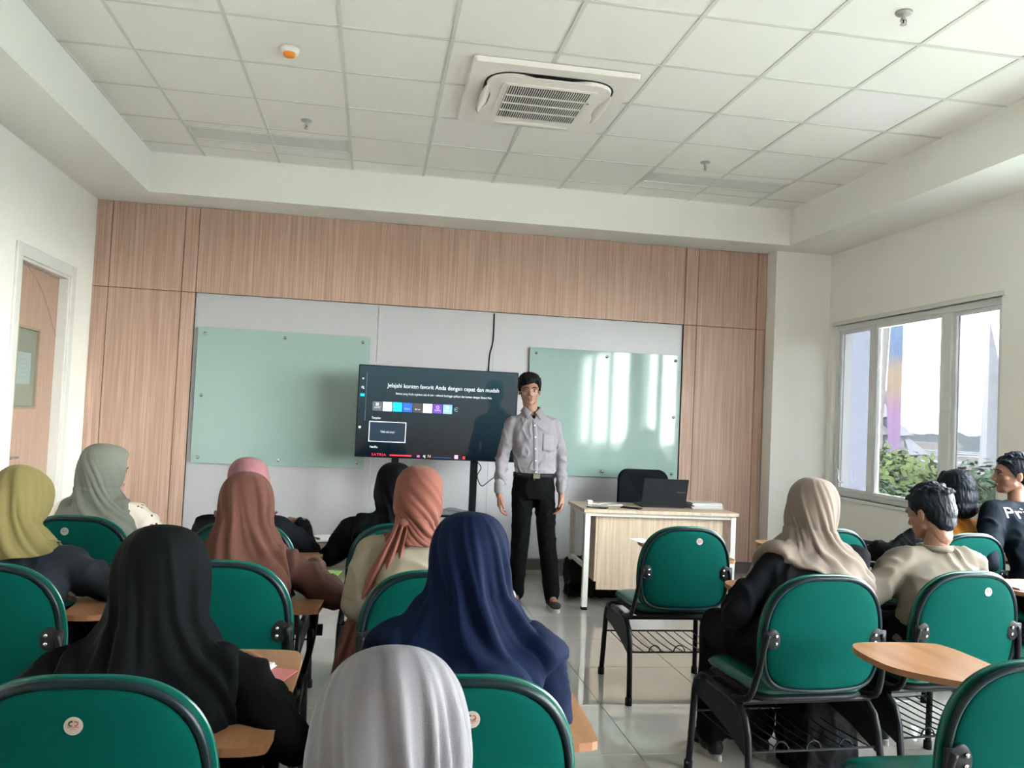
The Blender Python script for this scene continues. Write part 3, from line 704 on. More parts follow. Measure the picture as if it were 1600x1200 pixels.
M_stick = mat('sticker', (.50, .44, .40), .4); M_stickd = mat('sticker_dark', (.03, .03, .035), .4); M_stickr = mat('sticker_red', (.5, .05, .04), .4)
def make_sticker(t, x, z):
    y = byc(x, z)-.0165
    bm = bmesh.new(); cyl(bm, (x, y, z), .0165, .0012, 'Y', 28); s = bm_obj('maker_sticker', bm, M_stick, t)
    bm = bmesh.new(); tube(bm, [(x-.0035+.004*cos(a*pi/6), y-.0008, z+.004+.004*sin(a*pi/6)) for a in range(2, 11)], .0012, n=5); bm_obj('mark', bm, M_stickd, s)
    bm = bmesh.new(); tube(bm, [(x+.004+.004*cos(a*pi/6), y-.0008, z+.004+.004*sin(a*pi/6)) for a in range(-4, 5)], .0012, n=5); box(bm, x-.010, x+.010, y-.0012, y-.0002, z-.003, z-.0018); box(bm, x-.005, x+.005, y-.0012, y-.0002, z-.0062, z-.0055); bm_obj('mark', bm, M_stickr, s)
proto = make_chair(); first = True
CH = {  # name: x, y, yaw deg, tablet, sticker(x,z) or None, label
 'A': (-.50, 1.93, 0, 1, (-.005, .80), 'green lecture chair at bottom left, seating the woman in the black hijab'),
 'B': (.20, 1.92, 0, 1, (.02, .805), 'green lecture chair at bottom middle, seating the woman in the blue hijab'),
 'C': (-1.14, 3.02, 0, 1, None, 'green lecture chair at the left edge, seating the woman in the yellow hijab'),
 'D': (-1.23, 4.13, -2, 1, (-.03, .82), 'green lecture chair seating the woman in the sage hijab, nearest the door'),
 'E': (-.47, 3.12, 0, 1, (-.03, .80), 'green lecture chair seating the woman in the brown hijab'),
 'F': (-.53, 4.09, -3, 1, None, 'green lecture chair seating the woman in the pink hijab'),
 'G': (.16, 4.12, 0, 1, None, 'green lecture chair seating the woman in the black hijab farthest front'),
 'H': (.23, 3.00, 0, 1, None, 'green lecture chair seating the woman in the peach hijab'),
 'J': (1.59, 4.27, 0, 1, (.055, .815), 'empty green lecture chair right in front of the desk'),
 'K': (1.62, 3.04, 3, 1, None, 'green lecture chair seating the woman in the beige hijab'),
 'L': (2.40, 4.34, 4, 1, None, 'green lecture chair beyond the beige hijab, below the window, with nobody on it'),
 'M': (2.27, 3.15, 5, 1, (.06, .81), 'green lecture chair seating the man in the beige shirt'),
 'N': (1.58, 2.01, 0, 1, None, 'empty green lecture chair cut by the bottom right corner'),
 'O': (3.17, 4.28, 5, 1, None, 'green lecture chair seating the person in the orange top'),
 'P': (3.62, 4.05, 8, 1, None, 'green lecture chair at the right edge, seating the man in the black shirt'),
 'Q': (2.98, 3.16, 4, 1, None, 'empty green lecture chair at the right edge beside the beige shirt man'),
}
chairs = {}
for k, (x, y, a, tb, stk, lab) in CH.items():
    c = copy_tree(proto)
    c.location = (x, y, 0); c.rotation_euler = (0, 0, radians(a)); c['label'] = lab; chairs[k] = c
    if stk: make_sticker(c, *stk)
tabp = thing('tmp', 'x', 'x'); make_tablet(tabp)
for k, c in chairs.items():
    if CH[k][3]:
        for chd in tabp.children: copy_tree(chd, c)
for root in (proto, tabp):
    for o in list(root.children_recursive): bpy.data.objects.remove(o)
    bpy.data.objects.remove(root)

# ------------------------------------------------------------ people: shared head and hand shapes
def build_head():
    bm = bmesh.new()
    ell(bm, (0, -.012, .035), (.074, .094, .086)); ell(bm, (0, .022, -.03), (.061, .068, .078)); ell(bm, (0, .02, .02), (.068, .075, .06))
    ell(bm, (0, .065, -.088), (.026, .022, .022)); ell(bm, (0, .045, -.075), (.045, .04, .035))
    chain(bm, [((0, .086, .010), .0070), ((0, .098, -.012), .0080), ((0, .106, -.029), .0100)])
    for s in (-1, 1):
        ell(bm, (s*.0105, .095, -.035), (.0075, .009, .006)); ell(bm, (s*.030, .077, .022), (.024, .014, .010)); ell(bm, (s*.038, .050, -.022), (.022, .023, .026))
        ell(bm, (s*.076, -.008, -.008), (.008, .019, .031), Matrix.Rotation(s*.35, 4, 'Z')); ell(bm, (s*.030, .074, .0), (.014, .011, .009))
        chain(bm, [((s*.046, .008, -.055), .017), ((s*.028, .05, -.088), .016)])
    ell(bm, (0, .089, -.058), (.022, .010, .0065)); ell(bm, (0, .087, -.067), (.019, .010, .006))
    chain(bm, [((0, -.02, -.06), .052), ((0, -.027, -.10), .050)])
    return fuse(bm, .0036, 7)
HEAD = build_head()
def build_hand(curl=1.0):
    """right hand, wrist at origin, fingers along -Z, palm facing +Y's left (-X); thumb towards +Y"""
    bm = bmesh.new()
    chain(bm, [((0, 0, .035), .0255), ((0, 0, -.01), .024)])
    for k in range(4):
        y = .030-.020*k; chain(bm, [((0, y*.55, -.01), .0145), ((-.002, y, -.078), .0128)])
    L_ = [(.040, .024, .020), (.045, .028, .021), (.041, .025, .020), (.031, .019, .018)]
    for k in range(4):
        y = .031-.0205*k; p = Vector((-.002, y, -.080)); a = .30*curl+.07*k*curl; r = [.0092, .0085, .0078, .0068]
        for j, ln in enumerate(L_[k]):
            q = p+Vector((-sin(a), .012*(1.5-k)*.2, -cos(a)))*ln; capsule(bm, p, q, r[j], r[j+1]); p = q; a += (.5 if j == 0 else .38)*curl
    chain(bm, [((-.006, .012, -.018), .016), ((-.014, .034, -.045), .0125), ((-.024, .044, -.075), .0098), ((-.032, .042, -.098), .0085)])
    return fuse(bm, .0034, 3)
HAND = build_hand(1.0)
def hand_matrix(wrist, fwd, palm, side, s=1.0):
    """fwd: finger direction; palm: direction the palm faces; side +1 right hand, -1 left"""
    z = -Vector(fwd).normalized(); x = -(Vector(palm)-z*Vector(palm).dot(z)).normalized(); y = z.cross(x)
    if side < 0: y = -y
    return Matrix.Translation(wrist) @ Matrix(((x.x, y.x, z.x, 0), (x.y, y.y, z.y, 0), (x.z, y.z, z.z, 0), (0, 0, 0, 1))) @ Matrix.Scale(s, 4)
def flip_fix(me):
    bm = bmesh.new(); bm.from_mesh(me); bmesh.ops.recalc_face_normals(bm, faces=bm.faces); bm.to_mesh(me); bm.free()

def face_parts(par, M, closed=False):
    for s in (-1, 1):
        bm = bmesh.new(); ell(bm, (s*.030, .0795, .004), (.0135, .0085, .0062), sub=2); bm.transform(M); e = bm_obj('eye', bm, M_eyew, par, True)
        bm = bmesh.new(); ell(bm, (s*.030, .0868, .0035), (.0052, .0026, .0052), sub=2); bm.transform(M); bm_obj('iris', bm, M_iris, e, True)
        bm = bmesh.new(); tube(bm, [(s*.0145, .0858, .0075), (s*.024, .0885, .0112), (s*.036, .086, .0105), (s*.0455, .078, .005)], .0019, n=6, sm=3); bm.transform(M); bm_obj('eyelid_line', bm, M_hair, e, True)
        bm = bmesh.new(); tube(bm, [(s*.012, .0935, .021), (s*.026, .0945, .0265), (s*.042, .087, .0245), (s*.052, .076, .018)], .0032, n=6, sm=3); bm.transform(M); bm_obj('eyebrow', bm, M_hair, par, True)
    bm = bmesh.new(); ell(bm, (0, .0925, -.0595), (.0215, .0085, .0045), sub=2); ell(bm, (0, .091, -.0665), (.0175, .0085, .0050), sub=2); bm.transform(M); bm_obj('lips', bm, M_lip, par, True)

def short_hair(par, M, m, kind='man'):
    bm = bmesh.new()
    if kind == 'bob':
        ell(bm, (0, -.020, .042), (.094, .112, .098)); ell(bm, (0, -.045, -.02), (.096, .082, .10)); ell(bm, (0, -.055, -.085), (.090, .066, .065))
        for s in (-1, 1): chain(bm, [((s*.075, .01, .05), .022), ((s*.082, .01, -.03), .022), ((s*.074, .0, -.115), .018)])
        for k in range(7): a = -.6+.2*k; chain(bm, [((.04*sin(a), .05, .115), .018), ((.085*sin(a), .088*cos(a), .062), .012), ((.088*sin(a), .096*cos(a), .035), .006)])
    else:
        ell(bm, (0, -.018, .048), (.0815, .098, .084)); ell(bm, (0, -.050, .005), (.074, .064, .072)); ell(bm, (0, -.062, -.035), (.060, .040, .055))
        for s in (-1, 1):
            ell(bm, (s*.070, -.010, .045), (.014, .055, .045)); ell(bm, (s*.0735, .012, .02), (.006, .012, .028))
        rnd = random.Random(5)
        if kind == 'man':
            ell(bm, (0, -.010, .090), (.079, .088, .046)); ell(bm, (.015, .035, .100), (.056, .050, .032))
            for s in (-1, 1): ell(bm, (s*.068, .022, .055), (.018, .040, .040)); chain(bm, [((s*.076, .018, .045), .014), ((s*.077, .020, .0), .007)])
            for k in range(17):   # fringe swept across the forehead
                a = -1.25+2.5*k/16
                d = (.078-.046*(k/16)) if k > 4 else .070
                chain(bm, [((.03*sin(a)+.015, .045, .118), .018), ((.072*sin(a), .082*cos(a)+.008, .086), .0145), ((.079*sin(a)+.006, .091*cos(a)+.006, d), .006)])
        for k in range(70 if kind != 'man' else 34):
            th = rnd.uniform(0, 2*pi); ph = rnd.uniform(.05, 1.25)
            n = Vector((sin(ph)*cos(th), sin(ph)*sin(th), cos(ph)))
            p = Vector((n.x*.077, n.y*.094-.018, n.z*.080+.048)); q = p+n*.010+Vector((cos(th+1.2), sin(th+1.2), -.3))*.020
            capsule(bm, p, q, .012, .004, sub=1)
    me = fuse(bm, .0045, 4); wrinkle(me, .0022, (60, 60, 16), 3); me.transform(M)
    for p in me.polygons: p.use_smooth = True
    return link('hair', me, m, par)

def skin_mesh(J, head_M, hands, seated=True):
    """one continuous body: trunk, arms and legs fused, head and hands grown on at neck and wrists"""
    bm = bmesh.new()
    chain(bm, [(J['pelvis'], .085), (J['chest'], .075), (J['neck']+Vector((0, 0, -.04)), .04)])
    chain(bm, [(head_M @ Vector((0, -.022, -.085)), .052), (J['neck']+Vector((0, .004, .0)), .048)])
    for s in ('l', 'r'):
        chain(bm, [(J['neck']+Vector((0, 0, -.045)), .030), (J['sho_'+s]+Vector((0, 0, -.01)), .036), (J['elb_'+s], .033), (J['wri_'+s], .026)])
        chain(bm, [(J['pelvis'], .065), (J['hip_'+s], .058), (J['kne_'+s], .042), (J['ank_'+s], .032), (J['toe_'+s], .020)])
    body = fuse(bm, .014, 2)
    parts = [(body, Matrix()), (HEAD, head_M)]
    for (w, f, p, sd) in hands:
        parts.append((HAND, hand_matrix(w, f, p, sd, 1.06 if not seated else .98)))
    me = join_meshes('person', parts); flip_fix(me); return me

def drape(bmv_rings, axis_fn, tree, lim=.225, gap=.012):
    for ring in bmv_rings:
        for v in ring:
            ax = axis_fn(v[2]); d = Vector((v[0]-ax[0], v[1]-ax[1], 0)); r = d.length
            if r < 1e-4: continue
            d.normalize(); o = Vector((ax[0], ax[1], v[2]))+d*lim
            hit = tree.ray_cast(o, -d, lim)
            if hit[0] is not None:
                hr = lim-hit[3]+gap
                if hr > r: v[0] = ax[0]+d.x*hr; v[1] = ax[1]+d.y*hr

CAPR = [(.122, 0, -.012, .003, .003), (.117, 0, -.012, .036, .044), (.103, 0, -.012, .062, .078), (.075, 0, -.012, .082, .101), (.035, 0, -.010, .092, .113), (-.01, 0, -.008, .093, .113), (-.05, 0, -.012, .090, .106)]
PROF = {
 'loose': CAPR+[(-.09, 0, -.018, .098, .104), (-.14, 0, -.025, .130, .115), (-.20, 0, -.03, .165, .130), (-.28, 0, -.03, .195, .142), (-.37, 0, -.03, .215, .150), (-.46, 0, -.02, .228, .158)],
 'long': CAPR+[(-.09, 0, -.018, .100, .105), (-.14, 0, -.025, .125, .115), (-.20, 0, -.03, .150, .128), (-.28, 0, -.03, .178, .140), (-.38, 0, -.03, .198, .148), (-.50, 0, -.02, .215, .155), (-.60, 0, -.02, .225, .16)],
 'wrapped': CAPR+[(-.080, 0, -.018, .079, .092), (-.105, 0, -.022, .070, .080), (-.125, 0, -.024, .073, .080), (-.15, 0, -.026, .105, .096), (-.18, 0, -.026, .145, .112), (-.215, 0, -.026, .175, .122), (-.245, 0, -.026, .190, .128)],
 'tied': CAPR+[(-.080, 0, -.018, .079, .092), (-.105, 0, -.022, .070, .080), (-.125, 0, -.024, .072, .078), (-.145, 0, -.026, .088, .088), (-.165, 0, -.026, .112, .098), (-.185, 0, -.026, .130, .104)],
 'short': CAPR+[(-.08, 0, -.02, .094, .104), (-.11, 0, -.03, .110, .112), (-.14, 0, -.035, .130, .120), (-.165, 0, -.035, .150, .126)],
 'soft': CAPR+[(-.080, 0, -.018, .086, .098), (-.11, 0, -.022, .090, .096), (-.15, 0, -.026, .125, .108), (-.20, 0, -.028, .165, .126), (-.26, 0, -.028, .192, .138), (-.32, 0, -.028, .205, .145)],
}
def hijab(par, Mh, hc, prof, m, body_tree, seed, look=0, folds=.012, swirl=1.2, n=150, sub=8, scale=1.0, hem=(0, 0), lean=(0, 0), front_close=1.0, thick=.003, name='hijab', fs=(2.3, 1.3)):
    """cloth built as rings from crown to hem; cap part follows the (tilted) head, cape part hangs vertically and lies on the shoulders"""
    K = catmull([Vector((*p[:3],)) for p in PROF[prof]], sub); R = catmull([Vector((p[3], p[4], 0)) for p in PROF[prof]], sub)
    rings = []; N = len(K); z_end = K[-1].x; zs = [k.x for k in K]
    cl, sl = cos(look), sin(look)
    for i, (k, r) in enumerate(zip(K, R)):
        z = k.x; ring = []
        w = min(1, max(0, (-.04-z)/.09)); w = w*w*(3-2*w)          # 0 on the head, 1 on the cape
        for j in range(n):
            a = 2*pi*j/n; c, s = cos(a), sin(a)
            rx, ry = r.x*scale, r.y*scale
            x = rx*c; y = ry*s
            # face opening: cloth passes behind the face
            fa = (a-pi/2+pi) % (2*pi)-pi
            op = math.exp(-(fa/.72)**4)*max(0, min(1, (.085-z)/.03))*max(0, min(1, (z+.105)/.03))*front_close
            x *= 1-.10*op; y *= 1-.36*op
            # head frame
            hx = Vector((x, y+k.z, z*scale)) ; ph = Mh @ hx
            # vertical frame, turned by look
            X = x*(1-.0)+k.y; Y = y+k.z
            t = max(0, (z-(-.10))/(z_end+.10)) if z < -.10 else 0
            hz = z*scale-(hem[0]*max(0, cos(a-hem[1])))*t*t
            pv = Vector((hc[0]+X*cl-Y*sl+lean[0]*t, hc[1]+X*sl+Y*cl+lean[1]*t, hc[2]+hz))
            p = ph.lerp(pv, w); ring.append([p.x, p.y, p.z])
        rings.append(ring)
    ax = lambda z: (hc[0]+lean[0]*.5, hc[1]-.03+lean[1]*.5)
    # relax and lie on the clothes below
    def press(gap):
        if not body_tree: return
        for i in range(N):
            if zs[i] > -.085: continue
            for v in rings[i]:
                q = Vector(v); hit = body_tree.find_nearest(q)
                if hit[0] is None: continue
                dd = (q-hit[0]).dot(hit[1])
                if dd < gap and hit[3] < .12:
                    q2 = hit[0]+hit[1]*gap; v[0], v[1], v[2] = q2.x, q2.y, max(q2.z, q.z-.01)
    for it in range(22):
        new = []
        for i in range(N):
            if zs[i] > -.07 or i == 0: new.append(rings[i]); continue
            b = rings[i]; a = rings[i-1]; c = rings[i+1] if i < N-1 else None
            if c is None: new.append([[.25*b[j-1][q]+.25*b[(j+1) % n][q]+.5*b[j][q] for q in range(3)] for j in range(n)])
            else: new.append([[.5*b[j][q]+.125*(a[j][q]+c[j][q]+b[j-1][q]+b[(j+1) % n][q]) for q in range(3)] for j in range(n)])
        rings = new
        if it % 2 == 1: press(.012)
    press(.012)
    for it in range(2):
        rings = [rings[0]]+[rings[i] if zs[i] > -.085 else [[.6*rings[i][j][q]+.1*(rings[i-1][j][q]+rings[min(i+1, N-1)][j][q]+rings[i][j-1][q]+rings[i][(j+1) % n][q]) for q in range(3)] for j in range(n)] for i in range(1, N)]
    # folds
    for i in range(N):
        z = zs[i]; cx = sum(p[0] for p in rings[i])/n; cy = sum(p[1] for p in rings[i])/n
        amp = 1.25*folds*(.10+.90*min(1, max(0, (.09-z)/.20)))*(1 if z < .10 else max(0, (.122-z)/.022))
        for j in range(n):
            a = 2*pi*j/n+swirl*(z+.1)*3.2*(1 if j < n/2 else -1)*0+swirl*(z)*3.0
            q = Vector((cos(a)*fs[0]+seed*1.7, sin(a)*fs[0]-seed, z*fs[1]+seed*.37))
            wv = noise.noise(q*.8)*.8
            r1 = 1-min(1, abs(noise.noise(q+Vector((wv, -wv, wv*.5))))*3.2)
            q2 = q*2.1+Vector((5, 1, 0)); r2 = 1-min(1, abs(noise.noise(q2))*3.0)
            d = amp*(1.25*r1**1.6+.45*r2**2*min(1, max(0, -z/.1+.4))-.35)
            p = rings[i][j]; dv = Vector((p[0]-cx, p[1]-cy, 0))
            if dv.length > 1e-5:
                fa = (2*pi*j/n-pi/2+pi) % (2*pi)-pi
                wf = math.exp(-(fa/1.0)**6)*max(0, min(1, (z+.13)/.05)); d = d*(1-wf)+min(d, .001)*wf
                if z < -.08: d = max(d+.35*amp, 0)
                dv.normalize(); rings[i][j] = [p[0]+dv.x*d, p[1]+dv.y*d, p[2]+.2*d]
    for it in range(5):      # soften the creases
        rings = [rings[0]]+[[[.5*rings[i][j][q]+.125*(rings[i-1][j][q]+rings[min(i+1, N-1)][j][q]+rings[i][j-1][q]+rings[i][(j+1) % n][q]) for q in range(3)] for j in range(n)] for i in range(1, N)]
    bm = bmesh.new(); V = [[bm.verts.new(p) for p in r] for r in rings]
    for a, b in zip(V, V[1:]):
        for k in range(n): bm.faces.new((a[k], a[(k+1) % n], b[(k+1) % n], b[k]))
    bm.faces.new(V[0][::-1])
    o = bm_obj(name, bm, m, par, True)
    sd = o.modifiers.new('thickness', 'SOLIDIFY'); sd.thickness = thick; sd.offset = 1
    return o

def cloth_ribbon(name, par, m, path, widths, folds=.01, nf=3, seed=0, thick=.004, up=(0, -1, 0)):
    P = catmull(path, 7); Wd = catmull([Vector((w, 0, 0)) for w in widths], 7); bm = bmesh.new(); rows = []; n = 22
    for i, p in enumerate(P):
        d = (P[min(i+1, len(P)-1)]-P[max(i-1, 0)]).normalized(); u = Vector(up); side = d.cross(u).normalized(); nn = side.cross(d)
        row = []
        for k in range(n+1):
            t = -1+2*k/n
            f = folds*(sin(t*nf*pi+seed)+.6*noise.noise(Vector((t*2.5, i*.06, seed)))*2)+.35*Wd[i].x*(1-t*t)
            row.append(bm.verts.new(p+side*t*Wd[i].x+nn*f))
        rows.append(row)
    for a, b in zip(rows, rows[1:]):
        for k in range(n): bm.faces.new((a[k], a[k+1], b[k+1], b[k]))
    o = bm_obj(name, bm, m, par, True); o.modifiers.new('thickness', 'SOLIDIFY').thickness = thick; return o

def cloth(name, col, var=.03, rough=.8, sheen=.35):
    return mat(name, col, rough, spec=.06, sheen=sheen, bump=.35, bscale=420, var=var, vscale=8)

def shoe(par, J, s, m, sole, rz=0):
    t = Vector(J['toe_'+s]); a = Vector(J['ank_'+s]); d = Vector((t.x-a.x, t.y-a.y, 0)).normalized(); ang = math.atan2(d.x, d.y)
    bm = bmesh.new(); ell(bm, (0, .015, .050), (.036, .062, .042)); ell(bm, (0, .10, .042), (.042, .07, .028)); ell(bm, (0, -.035, .045), (.034, .038, .040)); chain(bm, [((0, -.01, .06), .036), ((0, -.02, .10), .034)])
    me = fuse(bm, .006, 4); M = Matrix.Translation((a.x, a.y, t.z-.03)) @ Matrix.Rotation(-ang, 4, 'Z'); me.transform(M); o = link('shoe', me, m, par)
    bm = bmesh.new(); P = [(.036*cos(q*pi/12)*(1.12 if sin(q*pi/12) > 0 else .92), .045+.128*sin(q*pi/12)) for q in range(24)]; prism(bm, P, 0.0, .024, .97); bm.transform(M); bm_obj('sole', bm, sole, o)
    return o

def seated(key, label, chair, head, top_m, bottom_m, skin=M_skin, look=0, nod=0, tilt=0, wr=(.19, .36, .745), wl=(-.13, .33, .735), build=1.0, scarf=None, hair=None, skirt=True, face=False, elb=None, collar=False, shoe_m=None, feet=.0, skinhands=True, lead='person', vox=.010, sleeve_m=None):
    cx, cy, ca = CH[chair][:3]; ca = radians(ca)
    root = thing(lead+'_tmp', label, 'person', (cx, cy, 0), ca)
    toL = Matrix.Translation((cx, cy, 0)) @ Matrix.Rotation(ca, 4, 'Z'); inv = toL.inverted()
    hc = inv @ Vector((head[0], head[1], head[2]-.122))
    neck = hc+Vector((0, -.035, -.165)); B = build
    J = {'pelvis': Vector((0, -.045, .575)), 'neck': neck}
    J['chest'] = J['pelvis'].lerp(neck, .62)+Vector((0, -.02, 0))
    for s, sg in (('l', -1), ('r', 1)):
        J['sho_'+s] = neck+Vector((sg*.165*B, -.005, -.045)); 
        w = wr if s == 'r' else wl; J['wri_'+s] = Vector(w)
        e = (J['sho_'+s]+J['wri_'+s])/2+Vector((sg*.06, -.09, -.09))
        if elb and s in elb: e = Vector(elb[s])
        J['elb_'+s] = e
        J['hip_'+s] = Vector((sg*.085, -.02, .565)); J['kne_'+s] = Vector((sg*.11, .36, .545)); J['ank_'+s] = Vector((sg*.11, .37+feet, .09)); J['toe_'+s] = Vector((sg*.12, .50+feet, .03))
    Mh = Matrix.Translation(hc) @ Matrix.Rotation(look, 4, 'Z') @ Matrix.Rotation(-nod, 4, 'X') @ Matrix.Rotation(tilt, 4, 'Y')
    Mhead = Mh @ Matrix.Scale(.94 if scarf else 1.0, 4)
    hands = []
    for s, sg in (('l', -1), ('r', 1)):
        d = (J['wri_'+s]-J['elb_'+s]).normalized(); hands.append((J['wri_'+s]+d*.02, (d.x-.15*sg, d.y, d.z*.3-.1), (-.2*sg, 0, -1), sg))
    body = link('person', skin_mesh(J, Mhead, hands), skin)
    bpy.data.objects.remove(root)
    body.location = (cx, cy, 0); body.rotation_euler = (0, 0, ca); tag(body, label, 'person')
    # trousers or long skirt
    bm = bmesh.new(); ell(bm, (0, -.045, .575), (.165*B, .125, .105))
    for s in ('l', 'r'):
        chain(bm, [(J['hip_'+s], .098*B), (J['kne_'+s], .075), (J['ank_'+s]+Vector((0, 0, .01)), .062 if skirt else .052)])
    if skirt:
        for t in (-.5, 0, .5): chain(bm, [((t*.2, .0, .555), .095), ((t*.2, .34, .54), .085), ((t*.2, .37+feet, .13), .075)])
    me = fuse(bm, .012, 5); wrinkle(me, .006, (12, 12, 5), 2+hc.x); low = link('skirt' if skirt else 'trousers', me, bottom_m, body)
    # top
    bm = bmesh.new(); rings = []
    pel = J['pelvis']
    for t, rx, ry in ((-.10, .150, .115), (.0, .165, .125), (.15, .160, .120), (.35, .155, .112), (.55, .168, .112), (.75, .180, .108), (.88, .165, .095), (.97, .10, .075), (1.03, .066, .062)):
        p = pel.lerp(neck, t) if t > 0 else pel+Vector((0, 0, t*.5)); bow = -.035*sin(max(0, min(1, t))*pi); rings.append((p.x, p.y+bow, p.z, rx*B, ry))
    loft(bm, rings)
    for s in ('l', 'r'):
        chain(bm, [(neck+Vector((0, -.01, -.03)), .056), (J['sho_'+s], .066*B), (J['elb_'+s], .053), (J['wri_'+s]-(J['wri_'+s]-J['elb_'+s]).normalized()*.01, .037)])
    me = fuse(bm, vox, 6)
    wrinkle(me, .010, (8, 8, 6), hc.x*3+1); top = link('top', me, top_m, body)
    tree = BVHTree.FromPolygons([v.co.copy() for v in me.vertices], [tuple(p.vertices) for p in me.polygons])
    if scarf:
        hijab(body, Mh, hc, body_tree=tree, look=look, **scarf)
    if hair: short_hair(body, Mh, M_hairblue if hair != 'man' else M_hair, hair)
    if face: face_parts(body, Mhead)
    if collar:
        bm = bmesh.new(); tube(bm, [(neck.x+.062*cos(a*pi/8), neck.y+.004+.060*sin(a*pi/8), neck.z+.022) for a in range(16)], .014, closed=True, n=8, flat=1.0); bm_obj('collar', bm, top_m, body, True)
    sm = shoe_m or M_blackplastic
    for s in ('l', 'r'): shoe(body, J, s, sm, mat('pale_sole', (.55, .52, .46), .6))
    return body, J, hc, Mh, tree

c_black = cloth('black_cloth', (.0035, .0038, .0045), sheen=0); c_black2 = cloth('charcoal_cloth', (.008, .009, .012), sheen=0)
c_blackH = cloth('black_hijab_cloth', (.0032, .004, .005), sheen=0)
c_blue = cloth('navy_hijab_cloth', (.0045, .013, .048), sheen=0)
c_grey = cloth('silver_hijab_cloth', (.26, .25, .275), .02, .55, .0)
c_brown = cloth('brown_hijab_cloth', (.165, .070, .052), sheen=.05); c_brownj = cloth('brown_top_cloth', (.11, .050, .040), sheen=.05)
c_pink = cloth('pink_hijab_cloth', (.36, .16, .18), sheen=.05); c_yel = cloth('yellow_hijab_cloth', (.28, .232, .092), sheen=.05); c_slate = cloth('slate_jacket', (.028, .034, .045), rough=.6, sheen=0)
c_sage = cloth('sage_hijab_cloth', (.225, .235, .20), sheen=.05); c_peach = cloth('peach_hijab_cloth', (.29, .108, .080), sheen=.05); c_cream = cloth('cream_jacket', (.40, .34, .255), sheen=.05)
c_beige = cloth('beige_hijab_cloth', (.33, .265, .225), sheen=.05); c_tan = cloth('beige_shirt_cloth', (.25, .21, .165), sheen=.05); c_orange = cloth('orange_cloth', (.48, .17, .02), sheen=0); c_navyshirt = cloth('black_shirt_cloth', (.009, .014, .022), sheen=0)
# printed blouse: cream ground with red and black blossoms
def floral():
    m = mat('floral_blouse', (.62, .56, .50), .8); n = m.node_tree.nodes; L = m.node_tree.links; b = n['Principled BSDF']
    t = n.new('ShaderNodeTexCoord'); prev = None; base = (.62, .56, .50, 1)
    for sc, thr, col, off in ((17, .22, (.35, .05, .05, 1), 0), (23, .17, (.02, .02, .03, 1), 4), (13, .13, (.5, .30, .08, 1), 9)):
        mp = n.new('ShaderNodeMapping'); mp.inputs['Location'].default_value = (off, off, off); v = n.new('ShaderNodeTexVoronoi'); v.inputs['Scale'].default_value = sc
        nz = n.new('ShaderNodeTexNoise'); nz.inputs['Scale'].default_value = 60; ad = n.new('ShaderNodeMath'); ad.operation = 'MULTIPLY_ADD'; ad.inputs[1].default_value = .35
        L.new(t.outputs['Object'], mp.inputs[0]); L.new(mp.outputs[0], v.inputs['Vector']); L.new(t.outputs['Object'], nz.inputs['Vector']); L.new(nz.outputs[0], ad.inputs[0]); L.new(v.outputs['Distance'], ad.inputs[2])
        lt = n.new('ShaderNodeMath'); lt.operation = 'LESS_THAN'; lt.inputs[1].default_value = thr+.17; L.new(ad.outputs[0], lt.inputs[0])
        mx = n.new('ShaderNodeMixRGB'); L.new(lt.outputs[0], mx.inputs[0]); mx.inputs[2].default_value = col
        if prev: L.new(prev.outputs[0], mx.inputs[1])
        else: mx.inputs[1].default_value = base
        prev = mx
    L.new(prev.outputs[0], b.inputs['Base Color']); return m
c_floral = floral()

def sc(prof, m, seed, **k): return dict(prof=prof, m=m, seed=seed, **k)
seated('black', 'woman in a long black hijab and black robe, writing, largest at lower left', 'A', (-.46, 2.04, 1.095), c_black, c_black, build=1.12, nod=.25, wr=(.235, .25, .745), elb={'r': (.36, -.02, .66), 'l': (-.30, .0, .68)}, scarf=sc('loose', c_blackH, 1.3, folds=.016, swirl=.5, scale=1.08, n=150))
seated('blue', 'woman in a navy blue hijab, seated at bottom middle behind the silver hijab', 'B', (.25, 2.04, 1.155), c_blue, c_black, build=1.0, nod=.15, wr=(.12, .30, .745), wl=(-.02, .33, .735), elb={'r': (.255, .0, .68), 'l': (-.21, .0, .70)}, scarf=sc('loose', c_blue, 4.1, folds=.022, swirl=.9, n=160, lean=(-.02, 0), hem=(.05, 4.7)))
seated('brown', 'woman in a long dusty brown hijab and brown top, writing at a notebook', 'E', (-.445, 3.22, 1.14), c_brownj, c_black, nod=.35, wr=(.26, .42, .745), elb={'r': (.37, .04, .70), 'l': (-.24, .02, .68)}, scarf=sc('loose', c_brown, 7.7, folds=.020, swirl=.8, lean=(-.02, 0)))
seated('pink', 'woman in a pink hijab and black top, mostly hidden behind the brown hijab', 'F', (-.575, 4.19, 1.14), c_black2, c_black, nod=.1, wr=(.18, .32, .80), elb={'r': (.26, .10, .70), 'l': (-.24, .05, .70)}, scarf=sc('tied', c_pink, 2.2, folds=.014, swirl=2))
seated('yellow', 'woman in a mustard yellow hijab and slate grey jacket at the left edge', 'C', (-1.20, 3.17, 1.135), c_slate, c_black, build=1.08, nod=.55, look=-.3, wr=(.20, .30, .745), elb={'r': (.34, .05, .72), 'l': (-.26, .02, .70)}, scarf=sc('short', c_yel, 5.5, folds=.018, swirl=1.4, look=-.3, hem=(.06, 3.6)) if False else dict(prof='short', m=c_yel, seed=5.5, folds=.018, swirl=1.4, hem=(.07, 3.6)))
seated('sage', 'woman in a grey-green hijab and floral blouse, turned to the right by the door', 'D', (-1.245, 4.27, 1.170), c_floral, c_black, skin=M_skin2, look=-.95, nod=.1, face=True, elb={'r': (.30, .06, .72), 'l': (-.24, .02, .70)}, scarf=dict(prof='soft', m=c_sage, seed=3.1, folds=.016, swirl=1.8, scale=1.04))
